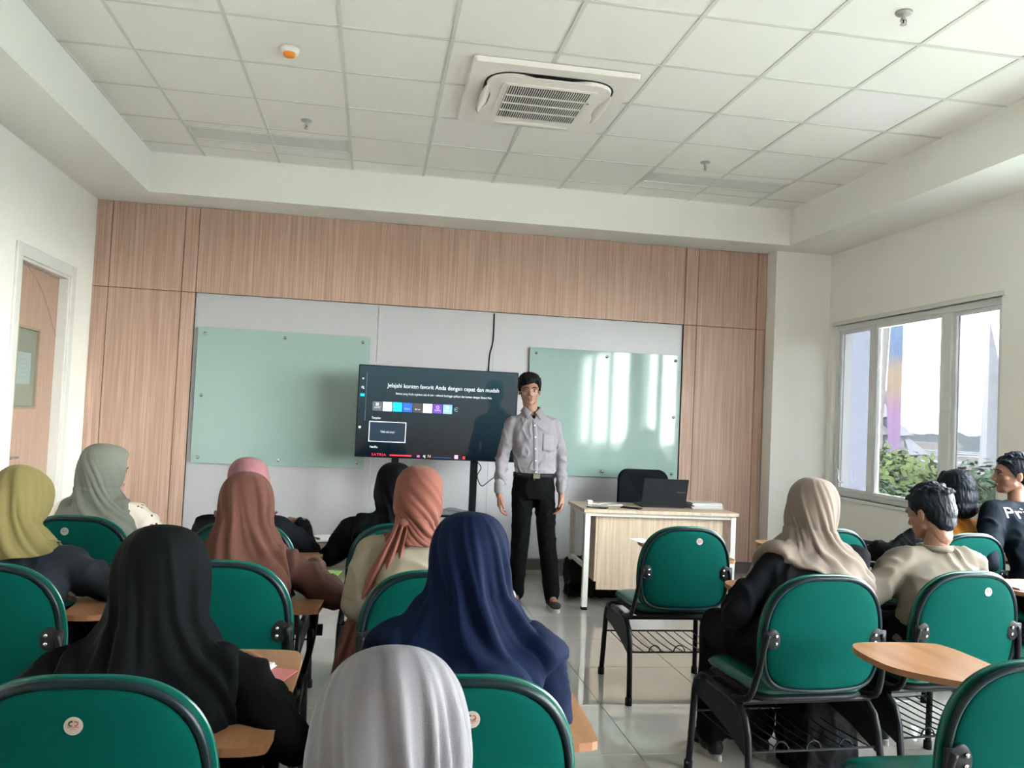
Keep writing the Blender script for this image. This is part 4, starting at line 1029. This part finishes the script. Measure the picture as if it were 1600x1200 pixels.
b, J, hc, Mh, tr = seated('peach', 'woman in a peach hijab with a hanging tail and cream jacket', 'H', (.185, 3.13, 1.205), c_cream, c_black, build=.98, elb={'r': (.27, .03, .72), 'l': (-.25, .0, .70)}, scarf=dict(prof='tied', m=c_peach, seed=8.3, folds=.013, swirl=3.4, scale=.93))
cloth_ribbon('scarf_tail', b, c_peach, [hc+Vector((-.055, -.085, -.085)), hc+Vector((-.075, -.118, -.15)), hc+Vector((-.11, -.15, -.25)), hc+Vector((-.16, -.15, -.38)), hc+Vector((-.20, -.13, -.52)), hc+Vector((-.235, -.10, -.66))], [.022, .034, .052, .060, .064, .055], .010, 3, 1)
bm = bmesh.new(); ell(bm, hc+Vector((-.055, -.092, -.090)), (.020, .018, .017)); bm_obj('scarf_knot', bm, c_peach, b, True)
seated('blackfront', 'woman in a black hijab and black robe, farthest front, behind the peach hijab', 'G', (.125, 4.22, 1.14), c_black, c_black, build=1.1, elb={'r': (.28, .02, .70), 'l': (-.33, .0, .68)}, scarf=dict(prof='wrapped', m=c_blackH, seed=6.4, folds=.012, swirl=1.5))
seated('beige', 'woman in a large pale beige hijab and black robe, right of the aisle', 'K', (1.83, 3.24, 1.19), c_black2, c_black, build=1.05, look=-.45, nod=.1, tilt=.10, wl=(-.02, .30, .735), elb={'r': (.30, .04, .70), 'l': (-.20, .04, .66)}, scarf=dict(prof='soft', m=c_beige, seed=9.2, folds=.020, swirl=1.6, scale=1.06, lean=(-.055, 0), hem=(.05, 4.2)))
b, J, hc, Mh, tr = seated('tan', 'young man with short dark hair in a beige shirt, looking down at a phone', 'M', (2.42, 3.30, 1.18), c_tan, c_black, build=1.06, look=.25, nod=.26, hair='crop', skirt=False, collar=True, wl=(-.16, .30, .80), wr=(.10, .30, .76), elb={'l': (-.33, .0, .66), 'r': (.34, .02, .68)})
t = thing('phone', 'pale phone held up by the man in the beige shirt', 'phone', (2.27-.19, 3.15+.42, .825), radians(5)); t.rotation_euler = (radians(35), 0, radians(10))
boxo('body', (-.036, .036, -.075, .075, 0, .009), mat('silver_phone', (.5, .48, .47), .3), t, .003); boxo('screen', (-.033, .033, -.071, .071, .009, .0095), M_scr2, t)
b, J, hc, Mh, tr = seated('orange', 'person with a short dark bob haircut in an orange top, facing the window', 'O', (3.40, 4.42, 1.19), c_orange, c_black, look=.1, nod=.1, hair='bob', skirt=False, wl=(-.45, .25, .74), wr=(.16, .33, .745), elb={'l': (-.22, .05, .72), 'r': (.27, .04, .70)})
bm = bmesh.new(); sl = Vector(J['sho_l']); el = Vector(J['elb_l']); wl_ = Vector(J['wri_l']); chain(bm, [(sl.lerp(el, .45), .072), (el, .066), (wl_, .048)]); me = fuse(bm, .009, 3); wrinkle(me, .008, (12, 12, 12), 1); link('black_sleeve', me, c_black, b)
b, J, hc, Mh, tr = seated('blk', 'young man in a black shirt with white lettering on the back, at the right edge', 'P', (3.68, 4.30, 1.315), c_navyshirt, c_black, build=1.12, look=1.05, hair='crop', skirt=False, face=True, elb={'r': (.31, .02, .74), 'l': (-.32, .02, .72)})
lt = text('Pri', .08, mat('shirt_print', (.62, .64, .68), .6), b, (0, 0, 0), 'shirt_lettering', ext=.001, fit=.115)
for v in lt.data.vertices: v.co.x += .25*v.co.y      # slanted script
for v in lt.data.vertices:
    x_, z_ = v.co.x-.105, v.co.y+.985; h_ = tr.ray_cast(Vector((x_, -.7, z_)), Vector((0, 1, 0))); y_ = (h_[0].y if h_[0] else .0)-.004-.8*v.co.z; v.co = Vector((x_, y_, z_))
lt.location = (0, 0, 0); lt.rotation_euler = (0, 0, 0)
# the nearest person: only the hijab shows above the lower frame edge
CH['Z'] = (.06, .98, 0, 0, None, '')
seated('grey', 'woman in a silver grey hijab nearest the camera, head bent at the bottom edge', 'Z', (.050, 1.235, 1.030), c_grey, c_black, build=1.0, nod=.45, scarf=dict(prof='loose', m=c_grey, seed=11.6, folds=.028, swirl=.5, n=190, sub=8, scale=1.13, thick=.002, fs=(2.5, 1.0)), vox=.010)
zc = copy_tree(chairs['A']); zc.location = (.06, .98, 0); zc['label'] = 'green lecture chair below the frame, seating the woman in the silver hijab'

# ------------------------------------------------------------ the standing man
def standing_man():
    c_shirt = cloth('lilac_shirt_cloth', (.36, .335, .375), .02, .7, 0.); c_tr = cloth('black_trouser_cloth', (.0035, .004, .0045), .03, .8, 0)
    J = {'pelvis': Vector((0, 0, .93)), 'chest': Vector((.01, -.005, 1.24)), 'neck': Vector((.035, -.01, 1.425)),
         'sho_r': Vector((.182, -.008, 1.342)), 'sho_l': Vector((-.132, -.008, 1.350)), 'elb_r': Vector((.245, -.025, 1.10)), 'elb_l': Vector((-.205, -.025, 1.10)),
         'wri_r': Vector((.262, .03, .85)), 'wri_l': Vector((-.205, .03, .87)), 'hip_r': Vector((.085, 0, .88)), 'hip_l': Vector((-.085, 0, .88)),
         'kne_r': Vector((.085, .01, .48)), 'kne_l': Vector((-.115, .03, .48)), 'ank_r': Vector((.09, -.055, .09)), 'ank_l': Vector((-.165, .03, .09)),
         'toe_r': Vector((.115, .07, .03)), 'toe_l': Vector((-.175, .17, .03))}
    hc = Vector((.065, .005, 1.598)); Mh = Matrix.Translation(hc) @ Matrix.Rotation(-.10, 4, 'Z') @ Matrix.Rotation(-.08, 4, 'X') @ Matrix.Rotation(.05, 4, 'Y')
    hands = [(J['wri_r']+Vector((0, .005, -.02)), (.0, .12, -1), (-1, .1, 0), 1), (J['wri_l']+Vector((0, .005, -.02)), (0, .14, -1), (1, .1, 0), -1)]
    o = link('person', skin_mesh(J, Mh, hands, False), M_skin); o.location = (1.205, 6.09, 0); o.rotation_euler = (0, 0, pi)
    tag(o, 'standing young man in a pale lilac shirt and black trousers, facing the class', 'person')
    face_parts(o, Mh); short_hair(o, Mh, M_hair, 'man')
    bm = bmesh.new()
    loft(bm, [(0.0, 0, .968, .144, .096), (0.0, 0, .985, .149, .100), (.0, 0, 1.02, .154, .105), (.005, 0, 1.12, .158, .108), (.012, 0, 1.22, .170, .112), (.02, -.004, 1.31, .180, .108), (.024, -.006, 1.365, .170, .095), (.03, -.008, 1.41, .105, .078), (.035, -.01, 1.45, .062, .060)])
    for s in ('l', 'r'):
        e, w = J['elb_'+s], J['wri_'+s]
        chain(bm, [(J['neck']+Vector((0, 0, -.025)), .045), (J['sho_'+s], .056), (e, .047), (e.lerp(w, .8), .041)]); capsule(bm, e.lerp(w, .82), w+Vector((0, 0, .012)), .036, .037)
    me = fuse(bm, .0065, 6)
    b2 = bmesh.new(); b2.from_mesh(me); bmesh.ops.delete(b2, geom=[v for v in b2.verts if v.co.y > .0 and v.co.z > 1.392 and abs(v.co.x-.036) < (v.co.z-1.388)*.62], context='VERTS')
    bmesh.ops.delete(b2, geom=[v for v in b2.verts if v.co.z > 1.452], context='VERTS'); b2.to_mesh(me); b2.free()
    def mask(p): return 1.4 if p.z < 1.02 or (abs(p.x-.01) > .17 and p.z < 1.2) else .8
    wrinkle(me, .0075, (13, 13, 11), 4, mask); sh = link('shirt', me, c_shirt, o)
    tr = BVHTree.FromPolygons([v.co.copy() for v in me.vertices], [tuple(p.vertices) for p in me.polygons])
    def on(x, z, off=.003):
        h = tr.ray_cast(Vector((x, .5, z)), Vector((0, -1, 0))); return (h[0].y if h[0] else .1)+off
    # placket, buttons, pocket, collar wings
    bm = bmesh.new(); rows = []
    for k in range(30):
        z = .945+k*(1.40-.945)/29; x = .006+.028*(z-.945)/.455; rows.append([bm.verts.new((x+q, on(x+q, z, .0035), z)) for q in (-.015, 0, .015)])
    for a, b in zip(rows, rows[1:]):
        for k in (0, 1): bm.faces.new((a[k], a[k+1], b[k+1], b[k]))
    pl = bm_obj('placket', bm, c_shirt, sh, True); pl.modifiers.new('s', 'SOLIDIFY').thickness = .003
    for z in (1.00, 1.085, 1.17, 1.255, 1.34):
        bm = bmesh.new(); x = .006+.028*(z-.945)/.455; cyl(bm, (x, on(x, z, .0055), z), .0055, .003, 'Y', 12); bm_obj('button', bm, M_paper, sh)
    bm = bmesh.new(); rows = []
    for k in range(9):
        z = 1.16+.125*k/8; rows.append([bm.verts.new((x, on(x, z, .004), z-(.012*(1-abs(x+.085)/.052) if k == 0 else 0))) for x in [-.137+.104*q/8 for q in range(9)]])
    for a, b in zip(rows, rows[1:]):
        for k in range(8): bm.faces.new((a[k], a[k+1], b[k+1], b[k]))
    bm_obj('chest_pocket', bm, c_shirt, sh, True).modifiers.new('s', 'SOLIDIFY').thickness = .003
    nk = Vector((.037, -.012, 1.445))
    for s in (-1, 1):
        bm = bmesh.new(); rows = []
        for k in range(15):
            u = k/14; a = -pi/2+s*u*(pi-.20); f = max(0, (u-.62)/.38)
            c_, s_ = cos(a), sin(a)
            top_ = Vector((nk.x+.056*c_*(1-.1*f), nk.y+.058*s_, nk.z+.034-.040*f))
            fold = Vector((nk.x+.066*c_, nk.y+.068*s_+.004, nk.z+.030-.042*f))
            tip = Vector((nk.x+.088*c_+s*.030*f*(1-(1-f)**2)*1.0, nk.y+.086*s_+.012*f, nk.z-.004-.058*f))
            rows.append([bm.verts.new(q) for q in (top_, fold, fold.lerp(tip, .5)+Vector((0, .004*f, 0)), tip)])
        for a, b in zip(rows, rows[1:]):
            for k in range(3): bm.faces.new((a[k], a[k+1], b[k+1], b[k]))
        bm_obj('collar_wing', bm, c_shirt, sh, True).modifiers.new('s', 'SOLIDIFY').thickness = .003
    bm = bmesh.new(); ell(bm, (.036, .045, 1.385), (.028, .020, .030)); bm_obj('undershirt', bm, c_tr, sh, True)
    for s in ('l', 'r'):
        w = J['wri_'+s]; bm = bmesh.new(); chain(bm, [(w+Vector((0, -.002, .055)), .0405), (w+Vector((0, 0, .005)), .0395)]); link('cuff', fuse(bm, .005, 1), c_shirt, sh)
    # trousers
    bm = bmesh.new(); loft(bm, [(0, 0, .80, .150, .105), (0, 0, .86, .160, .112), (0, 0, .92, .156, .108), (0, 0, .965, .150, .103), (0, 0, .985, .148, .101)])
    for s, sg in (('l', -1), ('r', 1)):
        chain(bm, [(Vector((sg*.078, 0, .86)), .084), (J['kne_'+s], .066), (J['ank_'+s]+Vector((0, 0, .005)), .060)])
    me = fuse(bm, .008, 5); wrinkle(me, .005, (10, 10, 7), 6); tro = link('trousers', me, c_tr, o)
    bm = bmesh.new(); loft(bm, [(0, 0, .955, .158, .111), (0, 0, .990, .157, .110)], 40); bl = bm_obj('belt', bm, M_blackplastic, tro, True)
    boxo('buckle', (-.022, .030, .108, .118, .953, .991), mat('brass_buckle', (.22, .20, .17), .35, .8), bl, .003)
    for s in ('l', 'r'): shoe(o, J, s, mat('black_knit', (.012, .012, .013), .8), mat('white_sole', (.62, .60, .56), .5))
standing_man()

# ------------------------------------------------------------ things on tablets, floor and racks
tz = .7015
def paper(name, cat, lab, x, y, rz, w, d, m, z=tz, h_=.002, parts=None):
    o = boxo(name, (-w/2, w/2, -d/2, d/2, 0, h_), m, None, min(.0006, h_/3)); o.location = (x, y, z); o.rotation_euler = (0, 0, rz); return tag(o, lab, cat)
def notebook(lab, x, y, rz, cover, w=.15, d=.21, open_=False, spiral=True, pages=None):
    t = thing('notebook', lab, 'notebook', (x, y, tz), rz)
    boxo('cover', (-w/2, w/2, -d/2, d/2, 0, .003), cover, t, .001)
    if open_:
        boxo('page_block', (-w/2+.004, -.001, -d/2+.004, d/2-.004, .003, .009), pages or M_paper, t, .001); boxo('page_block', (.001, w/2-.004, -d/2+.004, d/2-.004, .003, .011), pages or M_paper, t, .001)
    else: boxo('page_block', (-w/2+.004, w/2-.004, -d/2+.004, d/2-.004, .003, .010), pages or M_paper, t, .001)
    if spiral:
        bm = bmesh.new()
        for k in range(16): y_ = -d/2+.01+(d-.02)*k/15; tube(bm, [((-w/2 if not open_ else 0)+.006*cos(a*pi/4), y_, .007+.006*sin(a*pi/4)) for a in range(8)], .0009, n=4, closed=True)
        tag(bm_obj('spiral_wire', bm, M_blackplastic, t), kind='stuff')
    return t
M_lime = mat('lime_plastic', (.25, .62, .06), .3); M_pinkf = mat('pink_plastic', (.80, .22, .24), .3); M_bluec = mat('blue_cover', (.02, .10, .28), .4); M_dark = mat('dark_cover', (.05, .02, .03), .4)
paper('folder', 'folder', 'bright lime green folder under a notebook, before the brown hijab', -.235, 3.52, -.15, .24, .30, M_lime, h_=.004)
nb = notebook('blue-edged notebook with a blank page on the lime green folder', -.265, 3.50, -.15, M_bluec, .19, .26, spiral=False); nb.location.z = tz+.0045
notebook('open spiral notebook with dark cover before the pink hijab', -.30, 4.50, .35, M_dark, .30, .21, True)
pn = thing('pen', 'dark pink pen lying across the open spiral notebook', 'pen', (-.27, 4.50, tz+.016), .5); tubeo('barrel', [(0, -.06, 0), (0, .05, 0)], .0045, mat('magenta_plastic', (.45, .03, .15), .3), pn); tubeo('cap', [(0, -.065, 0), (0, -.03, 0)], .006, M_dark, pn)
paper('folder', 'folder', 'bright pink folder on the tablet beside the black hijab at lower left', -.265, 2.20, -.35, .15, .21, M_pinkf, h_=.004)
o = notebook('white notebook on the pink folder at lower left', -.31, 2.24, -.35, M_paper, .13, .19, spiral=False); o.location.z = tz+.0045
paper('paper_sheet', 'paper', 'white sheet of paper on the tablet of the yellow hijab woman', -.98, 3.36, .1, .15, .21, M_paper)
paper('paper_sheet', 'paper', 'white sheet on the tablet of the empty chair before the desk', 1.60, 4.74, .2, .10, .15, M_paper)
notebook('open notebook on the tablet between beige hijab and beige shirt', 2.16, 3.52, .2, M_bluec, .26, .19, True)
notebook('open notebook on a tablet at the right edge of the room', 3.12, 3.55, .1, mat('violet_cover', (.08, .06, .25), .4), .28, .20, True)
blob_bag('backpack', 'black backpack on the floor between the empty chair and beige hijab', (2.02, 4.05, 0), (.30, .22, .44), M_bag, 1, .5)
blob_bag('backpack', 'black backpack on the floor beneath the beige hijab woman', (1.90, 3.28, .0), (.26, .20, .38), M_bag, 5, .2)
blob_bag('backpack', 'black backpack on the floor left of the silver hijab', (-.125, 1.95, 0), (.22, .22, .52), M_bag, 9, 0)

# ------------------------------------------------------------ the town outside the window (the room is on the third floor)
GZ = -9.0
def polar(az, d, z=0): a = radians(az); return Vector((d*sin(a), d*cos(a), z))
bm = bmesh.new(); box(bm, 4.6, 900, -400, 900, GZ-.3, GZ); g = struct('floor_ground', bm, mat('hazy_ground', (.11, .115, .10), .9, var=.2, vscale=.05)); 
def foliage(name, lab, c, R, hcol, seed, n=1500):
    t = thing(name, lab, 'tree', (c.x, c.y, GZ), 0, 'trees outside the window'); rnd = random.Random(seed); hz = c.z-GZ
    bm = bmesh.new(); tube(bm, [(0, 0, 0), (.1, .05, hz*.5), (0, 0, hz*.9)], [.22, .08], n=8)
    for k in range(5): a = k*1.3; tube(bm, [(0, 0, hz*.55), (R*.4*cos(a), R*.4*sin(a), hz*.85), (R*.7*cos(a), R*.7*sin(a), hz)], [.09, .03], n=6)
    bm_obj('trunk', bm, mat('bark', (.12, .10, .08), .9), t)
    lobes = [(Vector((rnd.uniform(-.6, .6)*R, rnd.uniform(-.6, .6)*R, hz+rnd.uniform(-.45, .35)*R)), R*rnd.uniform(.35, .6)) for _ in range(9)]
    vs, fs = [], []
    for i in range(n):
        lc, lr = rnd.choice(lobes); d = Vector((rnd.gauss(0, 1), rnd.gauss(0, 1), rnd.gauss(.3, 1))).normalized(); p = lc+d*lr*rnd.uniform(.75, 1.05)
        u = d.orthogonal().normalized(); u = (Matrix.Rotation(rnd.uniform(0, 6.28), 3, d) @ u); v = d.cross(u); s = rnd.uniform(.055, .11)*(R/2.2)**.5
        u = (u+d*rnd.uniform(-.5, .5))*s; v = v*s*.55; k = len(vs); vs += [p-u, p+v, p+u, p-v]; fs.append((k, k+1, k+2, k+3))
    me = bpy.data.meshes.new('leaves'); me.from_pydata(vs, [], fs); tag(link('leaves', me, mat(hcol[0], hcol[1], .7, var=.35, vscale=2.5), t), kind='stuff')
GR = [('leaf_lime', (.20, .27, .08)), ('leaf_olive', (.14, .17, .09)), ('leaf_grey', (.14, .18, .12)), ('leaf_green', (.10, .16, .08))]
for k, (az, d, zt, R, gi) in enumerate([(31.4, 16, .45, 1.7, 3), (33.2, 18, .35, 2.0, 2), (34.8, 20, .45, 2.2, 0), (36.6, 19, .55, 2.0, 1), (38.6, 21, .5, 2.3, 1), (40.5, 20, .55, 2.2, 3), (35.6, 28, .35, 2.4, 1), (37.6, 30, .15, 2.6, 2), (33.6, 33, .55, 1.4, 2), (29.0, 24, -.6, 2.2, 1), (43, 22, .2, 2.4, 2), (35.4, 14, -.1, 1.5, 0), (39.5, 27, .3, 2.4, 1)]):
    foliage('tree', ['bright lime green tree', 'olive green tree', 'grey-green tree', 'dark green tree'][gi]+' outside the window, '+['nearest the left pane', 'low in the middle pane', 'centre of the middle pane', 'right of the middle pane', 'behind the bob haircut', 'below the white spire', 'behind the lime tree', 'far behind the bob haircut', 'tallest, before the mosaic pylon', 'hidden left of the window frame', 'beyond the right pane', 'lowest and nearest the building', 'between bob haircut and spire'][k], polar(az, d, zt-R*.55), R, GR[gi], k+3, 6000)
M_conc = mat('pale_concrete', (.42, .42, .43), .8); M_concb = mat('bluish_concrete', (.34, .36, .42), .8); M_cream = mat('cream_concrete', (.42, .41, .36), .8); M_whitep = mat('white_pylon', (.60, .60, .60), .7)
def block(name, par, az, d, w, z0, z1, m, depth=2, bev=0):
    c = polar(az, d); bm = bmesh.new(); box(bm, -w/2, w/2, 0, depth, z0, z1, bev); o = bm_obj(name, bm, m, par); o.location = (c.x, c.y, 0); o.rotation_euler = (0, 0, -radians(az)); return o
t = block('column', None, 31.85, 11.5, .48, GZ, 13, M_concb, .5, .03); tag(t, 'tall plain pale blue column outside the left pane', 'column')
# mosaic pylon: cream slab with a leaf-shaped coloured face
py = thing('mosaic_pylon', 'cream pylon with a blue, orange and purple mosaic strip outside the window', 'tower', polar(33.55, 40), -radians(33.55))
bm = bmesh.new(); pr = [(GZ, -.62, .10), (2.0, -.72, -.05), (6, -.66, .12), (14, -.55, .30)]
a = [bm.verts.new((x, 0, z)) for z, x, _ in pr]+[bm.verts.new((x, 0, z)) for z, _, x in pr[::-1]]; b = [bm.verts.new((v.co.x, 1.2, v.co.z)) for v in a]
bm.faces.new(a); bm.faces.new(b[::-1])
for k in range(len(a)): bm.faces.new((a[k], a[(k+1) % len(a)], b[(k+1) % len(a)], b[k]))
bm_obj('slab', bm, M_cream, py)
mm = bpy.data.materials.new('mosaic'); mm.use_nodes = True; n = mm.node_tree.nodes; L = mm.node_tree.links; b_ = n['Principled BSDF']; b_.inputs['Roughness'].default_value = .6
tcn = n.new('ShaderNodeTexCoord'); sp = n.new('ShaderNodeSeparateXYZ'); nz = n.new('ShaderNodeTexNoise'); nz.inputs['Scale'].default_value = 9; ad = n.new('ShaderNodeMath'); ad.operation = 'MULTIPLY_ADD'; ad.inputs[1].default_value = 1.6
mr = n.new('ShaderNodeMapRange'); mr.inputs[1].default_value = .8; mr.inputs[2].default_value = 7.8; rp = n.new('ShaderNodeValToRGB')
L.new(tcn.outputs['Object'], sp.inputs[0]); L.new(tcn.outputs['Object'], nz.inputs['Vector']); L.new(nz.outputs[0], ad.inputs[0]); L.new(sp.outputs['Z'], ad.inputs[2]); L.new(ad.outputs[0], mr.inputs[0]); L.new(mr.outputs[0], rp.inputs[0]); L.new(rp.outputs[0], b_.inputs['Base Color'])
el = rp.color_ramp.elements; el[0].position = 0; el[0].color = (0.363, 0.363, 0.481, 1); el[1].position = 1; el[1].color = (0.274, 0.363, 0.455, 1)
for p_, c_ in ((.16, (0.389, 0.274, 0.455, 1)), (.34, (0.435, 0.274, 0.435, 1)), (.46, (0.455, 0.343, 0.274, 1)), (.60, (0.455, 0.352, 0.228, 1)), (.72, (0.182, 0.274, 0.435, 1))): e = el.new(p_); e.color = c_
bm = bmesh.new(); rows = []
for k in range(25):
    z = -3+16*k/24; f = min(1, max(0, (z+3)/6)) if z < 3 else 1-.8*(z-3)/10; w = .12+.30*max(0, f); rows.append([bm.verts.new((.62-w*1.35, -.15, z)), bm.verts.new((.66, -.05, z)), bm.verts.new((.66, .5, z))])
for a, b in zip(rows, rows[1:]):
    for k in (0, 1): bm.faces.new((a[k], a[k+1], b[k+1], b[k]))
bm_obj('mosaic_strip', bm, mm, py)
# stadium with folded white triangular facets
sd = thing('stadium', 'pale building of folded white triangular facets outside the window', 'building', polar(32.6, 58), -radians(32.6))
boxo('base_wall', (-6, 2.9, 1.0, 8, GZ, -.1), M_concb, sd); boxo('ledge', (-6, 3.0, .7, 1.0, -.35, -.1), M_conc, sd)
for r in range(4):
    for k in range(5-r if r < 3 else 1):
        x0 = 3.6-1.15*k-.85*r; z0 = .0+1.15*r; bm = bmesh.new()
        A = [bm.verts.new(v) for v in ((x0, .6, z0+.25), (x0-1.5, .6, z0+1.5), (x0-1.35, .6, z0-.05), (x0-1.15, -.5, z0+.15))]
        for f in ((0, 1, 3), (1, 2, 3), (2, 0, 3), (0, 2, 1)): bm.faces.new([A[q] for q in f])
        bm_obj('facet', bm, M_conc, sd)
boxo('backing_wall', (-7, 1.2, 1.0, 7, -.1, 4.2), M_concb, sd)
sp_ = thing('white_spire', 'tall tapering white spire outside the right pane', 'tower', polar(38.98, 60), -radians(38.98))
for nm, pts, m in (('bright_face', ((-.55, 0, GZ), (.15, -.35, GZ), (.25, -.2, 8.7), (.12, 0, 8.4)), M_whitep), ('shaded_face', ((.15, -.35, GZ), (.85, .1, GZ), (.75, .0, 6.4), (.25, -.2, 8.7)), M_conc)):  # lit and shaded sides put into the colour: white face, greyer face
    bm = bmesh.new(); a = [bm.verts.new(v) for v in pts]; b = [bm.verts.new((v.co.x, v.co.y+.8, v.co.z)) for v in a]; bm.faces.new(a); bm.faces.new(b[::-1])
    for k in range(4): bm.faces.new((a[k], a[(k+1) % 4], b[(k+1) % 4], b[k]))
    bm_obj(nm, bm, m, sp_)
# houses with red roofs, pale sheds
def house(az, d, w, zr, m, roofm, lab, hgt=1.3):
    c = polar(az, d); t = thing('house', lab, 'house', (c.x, c.y, 0), -radians(az))
    boxo('wall', (-w/2, w/2, 0, 5, GZ, zr-hgt), m, t); bm = bmesh.new(); a = [bm.verts.new(v) for v in ((-w/2-.3, -.3, zr-hgt), (w/2+.3, -.3, zr-hgt), (w/2+.3, 5.3, zr-hgt), (-w/2-.3, 5.3, zr-hgt), (-w/2+1, 2.5, zr), (w/2-1, 2.5, zr))]
    for f in ((0, 1, 5, 4), (2, 3, 4, 5), (1, 2, 5), (3, 0, 4), (0, 3, 2, 1)): bm.faces.new([a[q] for q in f])
    bm_obj('roof', bm, roofm, t)
    for k in range(max(1, int(w/1.6))): f = boxo('window', (-w/2+.5+1.6*k, -w/2+1.2+1.6*k, -.04, .02, zr-hgt-1.4, zr-hgt-.5), M_concb, t)
M_red = mat('red_roof', (.40, .15, .09), .8, var=.2, vscale=2)
house(32.6, 36, 3.4, .25, M_cream, M_red, 'house with an orange-red roof left of the trees outside', 1.0)
house(30.6, 27, 3.0, .1, M_cream, M_red, 'house with a red roof low in the left pane'); house(39.0, 75, 4.6, -1.1, M_conc, mat('pink_roof', (.36, .22, .20), .8), 'low house with a faded pink roof before the white spire', .8)
for k, (az, d, w, z1) in enumerate([(35.6, 80, 4, -1.6), (36.5, 95, 7, -1.2), (37.2, 120, 12, -1.0), (38.2, 150, 14, -.9), (35.2, 170, 16, .2), (40.5, 140, 14, -1.0)]):
    t = block('low_building', None, az, d, w, GZ, z1, (M_cream, M_conc)[k % 2], 6); tag(t, 'low flat pale building far outside, '+['just behind the lime tree', 'behind the utility pole', 'in the middle distance', 'near the white spire', 'long one by the horizon', 'at the right pane edge'][k], 'building', 'low pale buildings outside')
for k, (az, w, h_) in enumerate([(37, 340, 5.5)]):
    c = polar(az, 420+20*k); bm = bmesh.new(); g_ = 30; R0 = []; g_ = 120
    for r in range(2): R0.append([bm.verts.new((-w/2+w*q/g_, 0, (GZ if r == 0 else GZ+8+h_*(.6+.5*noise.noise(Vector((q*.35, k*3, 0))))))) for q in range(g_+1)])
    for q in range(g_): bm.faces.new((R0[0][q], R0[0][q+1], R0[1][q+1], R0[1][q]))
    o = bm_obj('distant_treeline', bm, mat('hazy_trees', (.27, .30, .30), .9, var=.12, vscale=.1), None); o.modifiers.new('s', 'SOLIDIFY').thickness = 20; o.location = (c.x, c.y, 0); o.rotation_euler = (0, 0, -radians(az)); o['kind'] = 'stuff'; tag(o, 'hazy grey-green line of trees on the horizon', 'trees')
up = thing('utility_pole', 'thin grey utility pole standing behind the trees outside', 'pole', polar(35.7, 42, GZ)); tubeo('pole', [(0, 0, 0), (0, 0, 9.1)], .07, M_concb, up); tubeo('cross_arm', [(-.9, .3, 9.0), (.9, -.3, 9.0)], .05, M_concb, up)
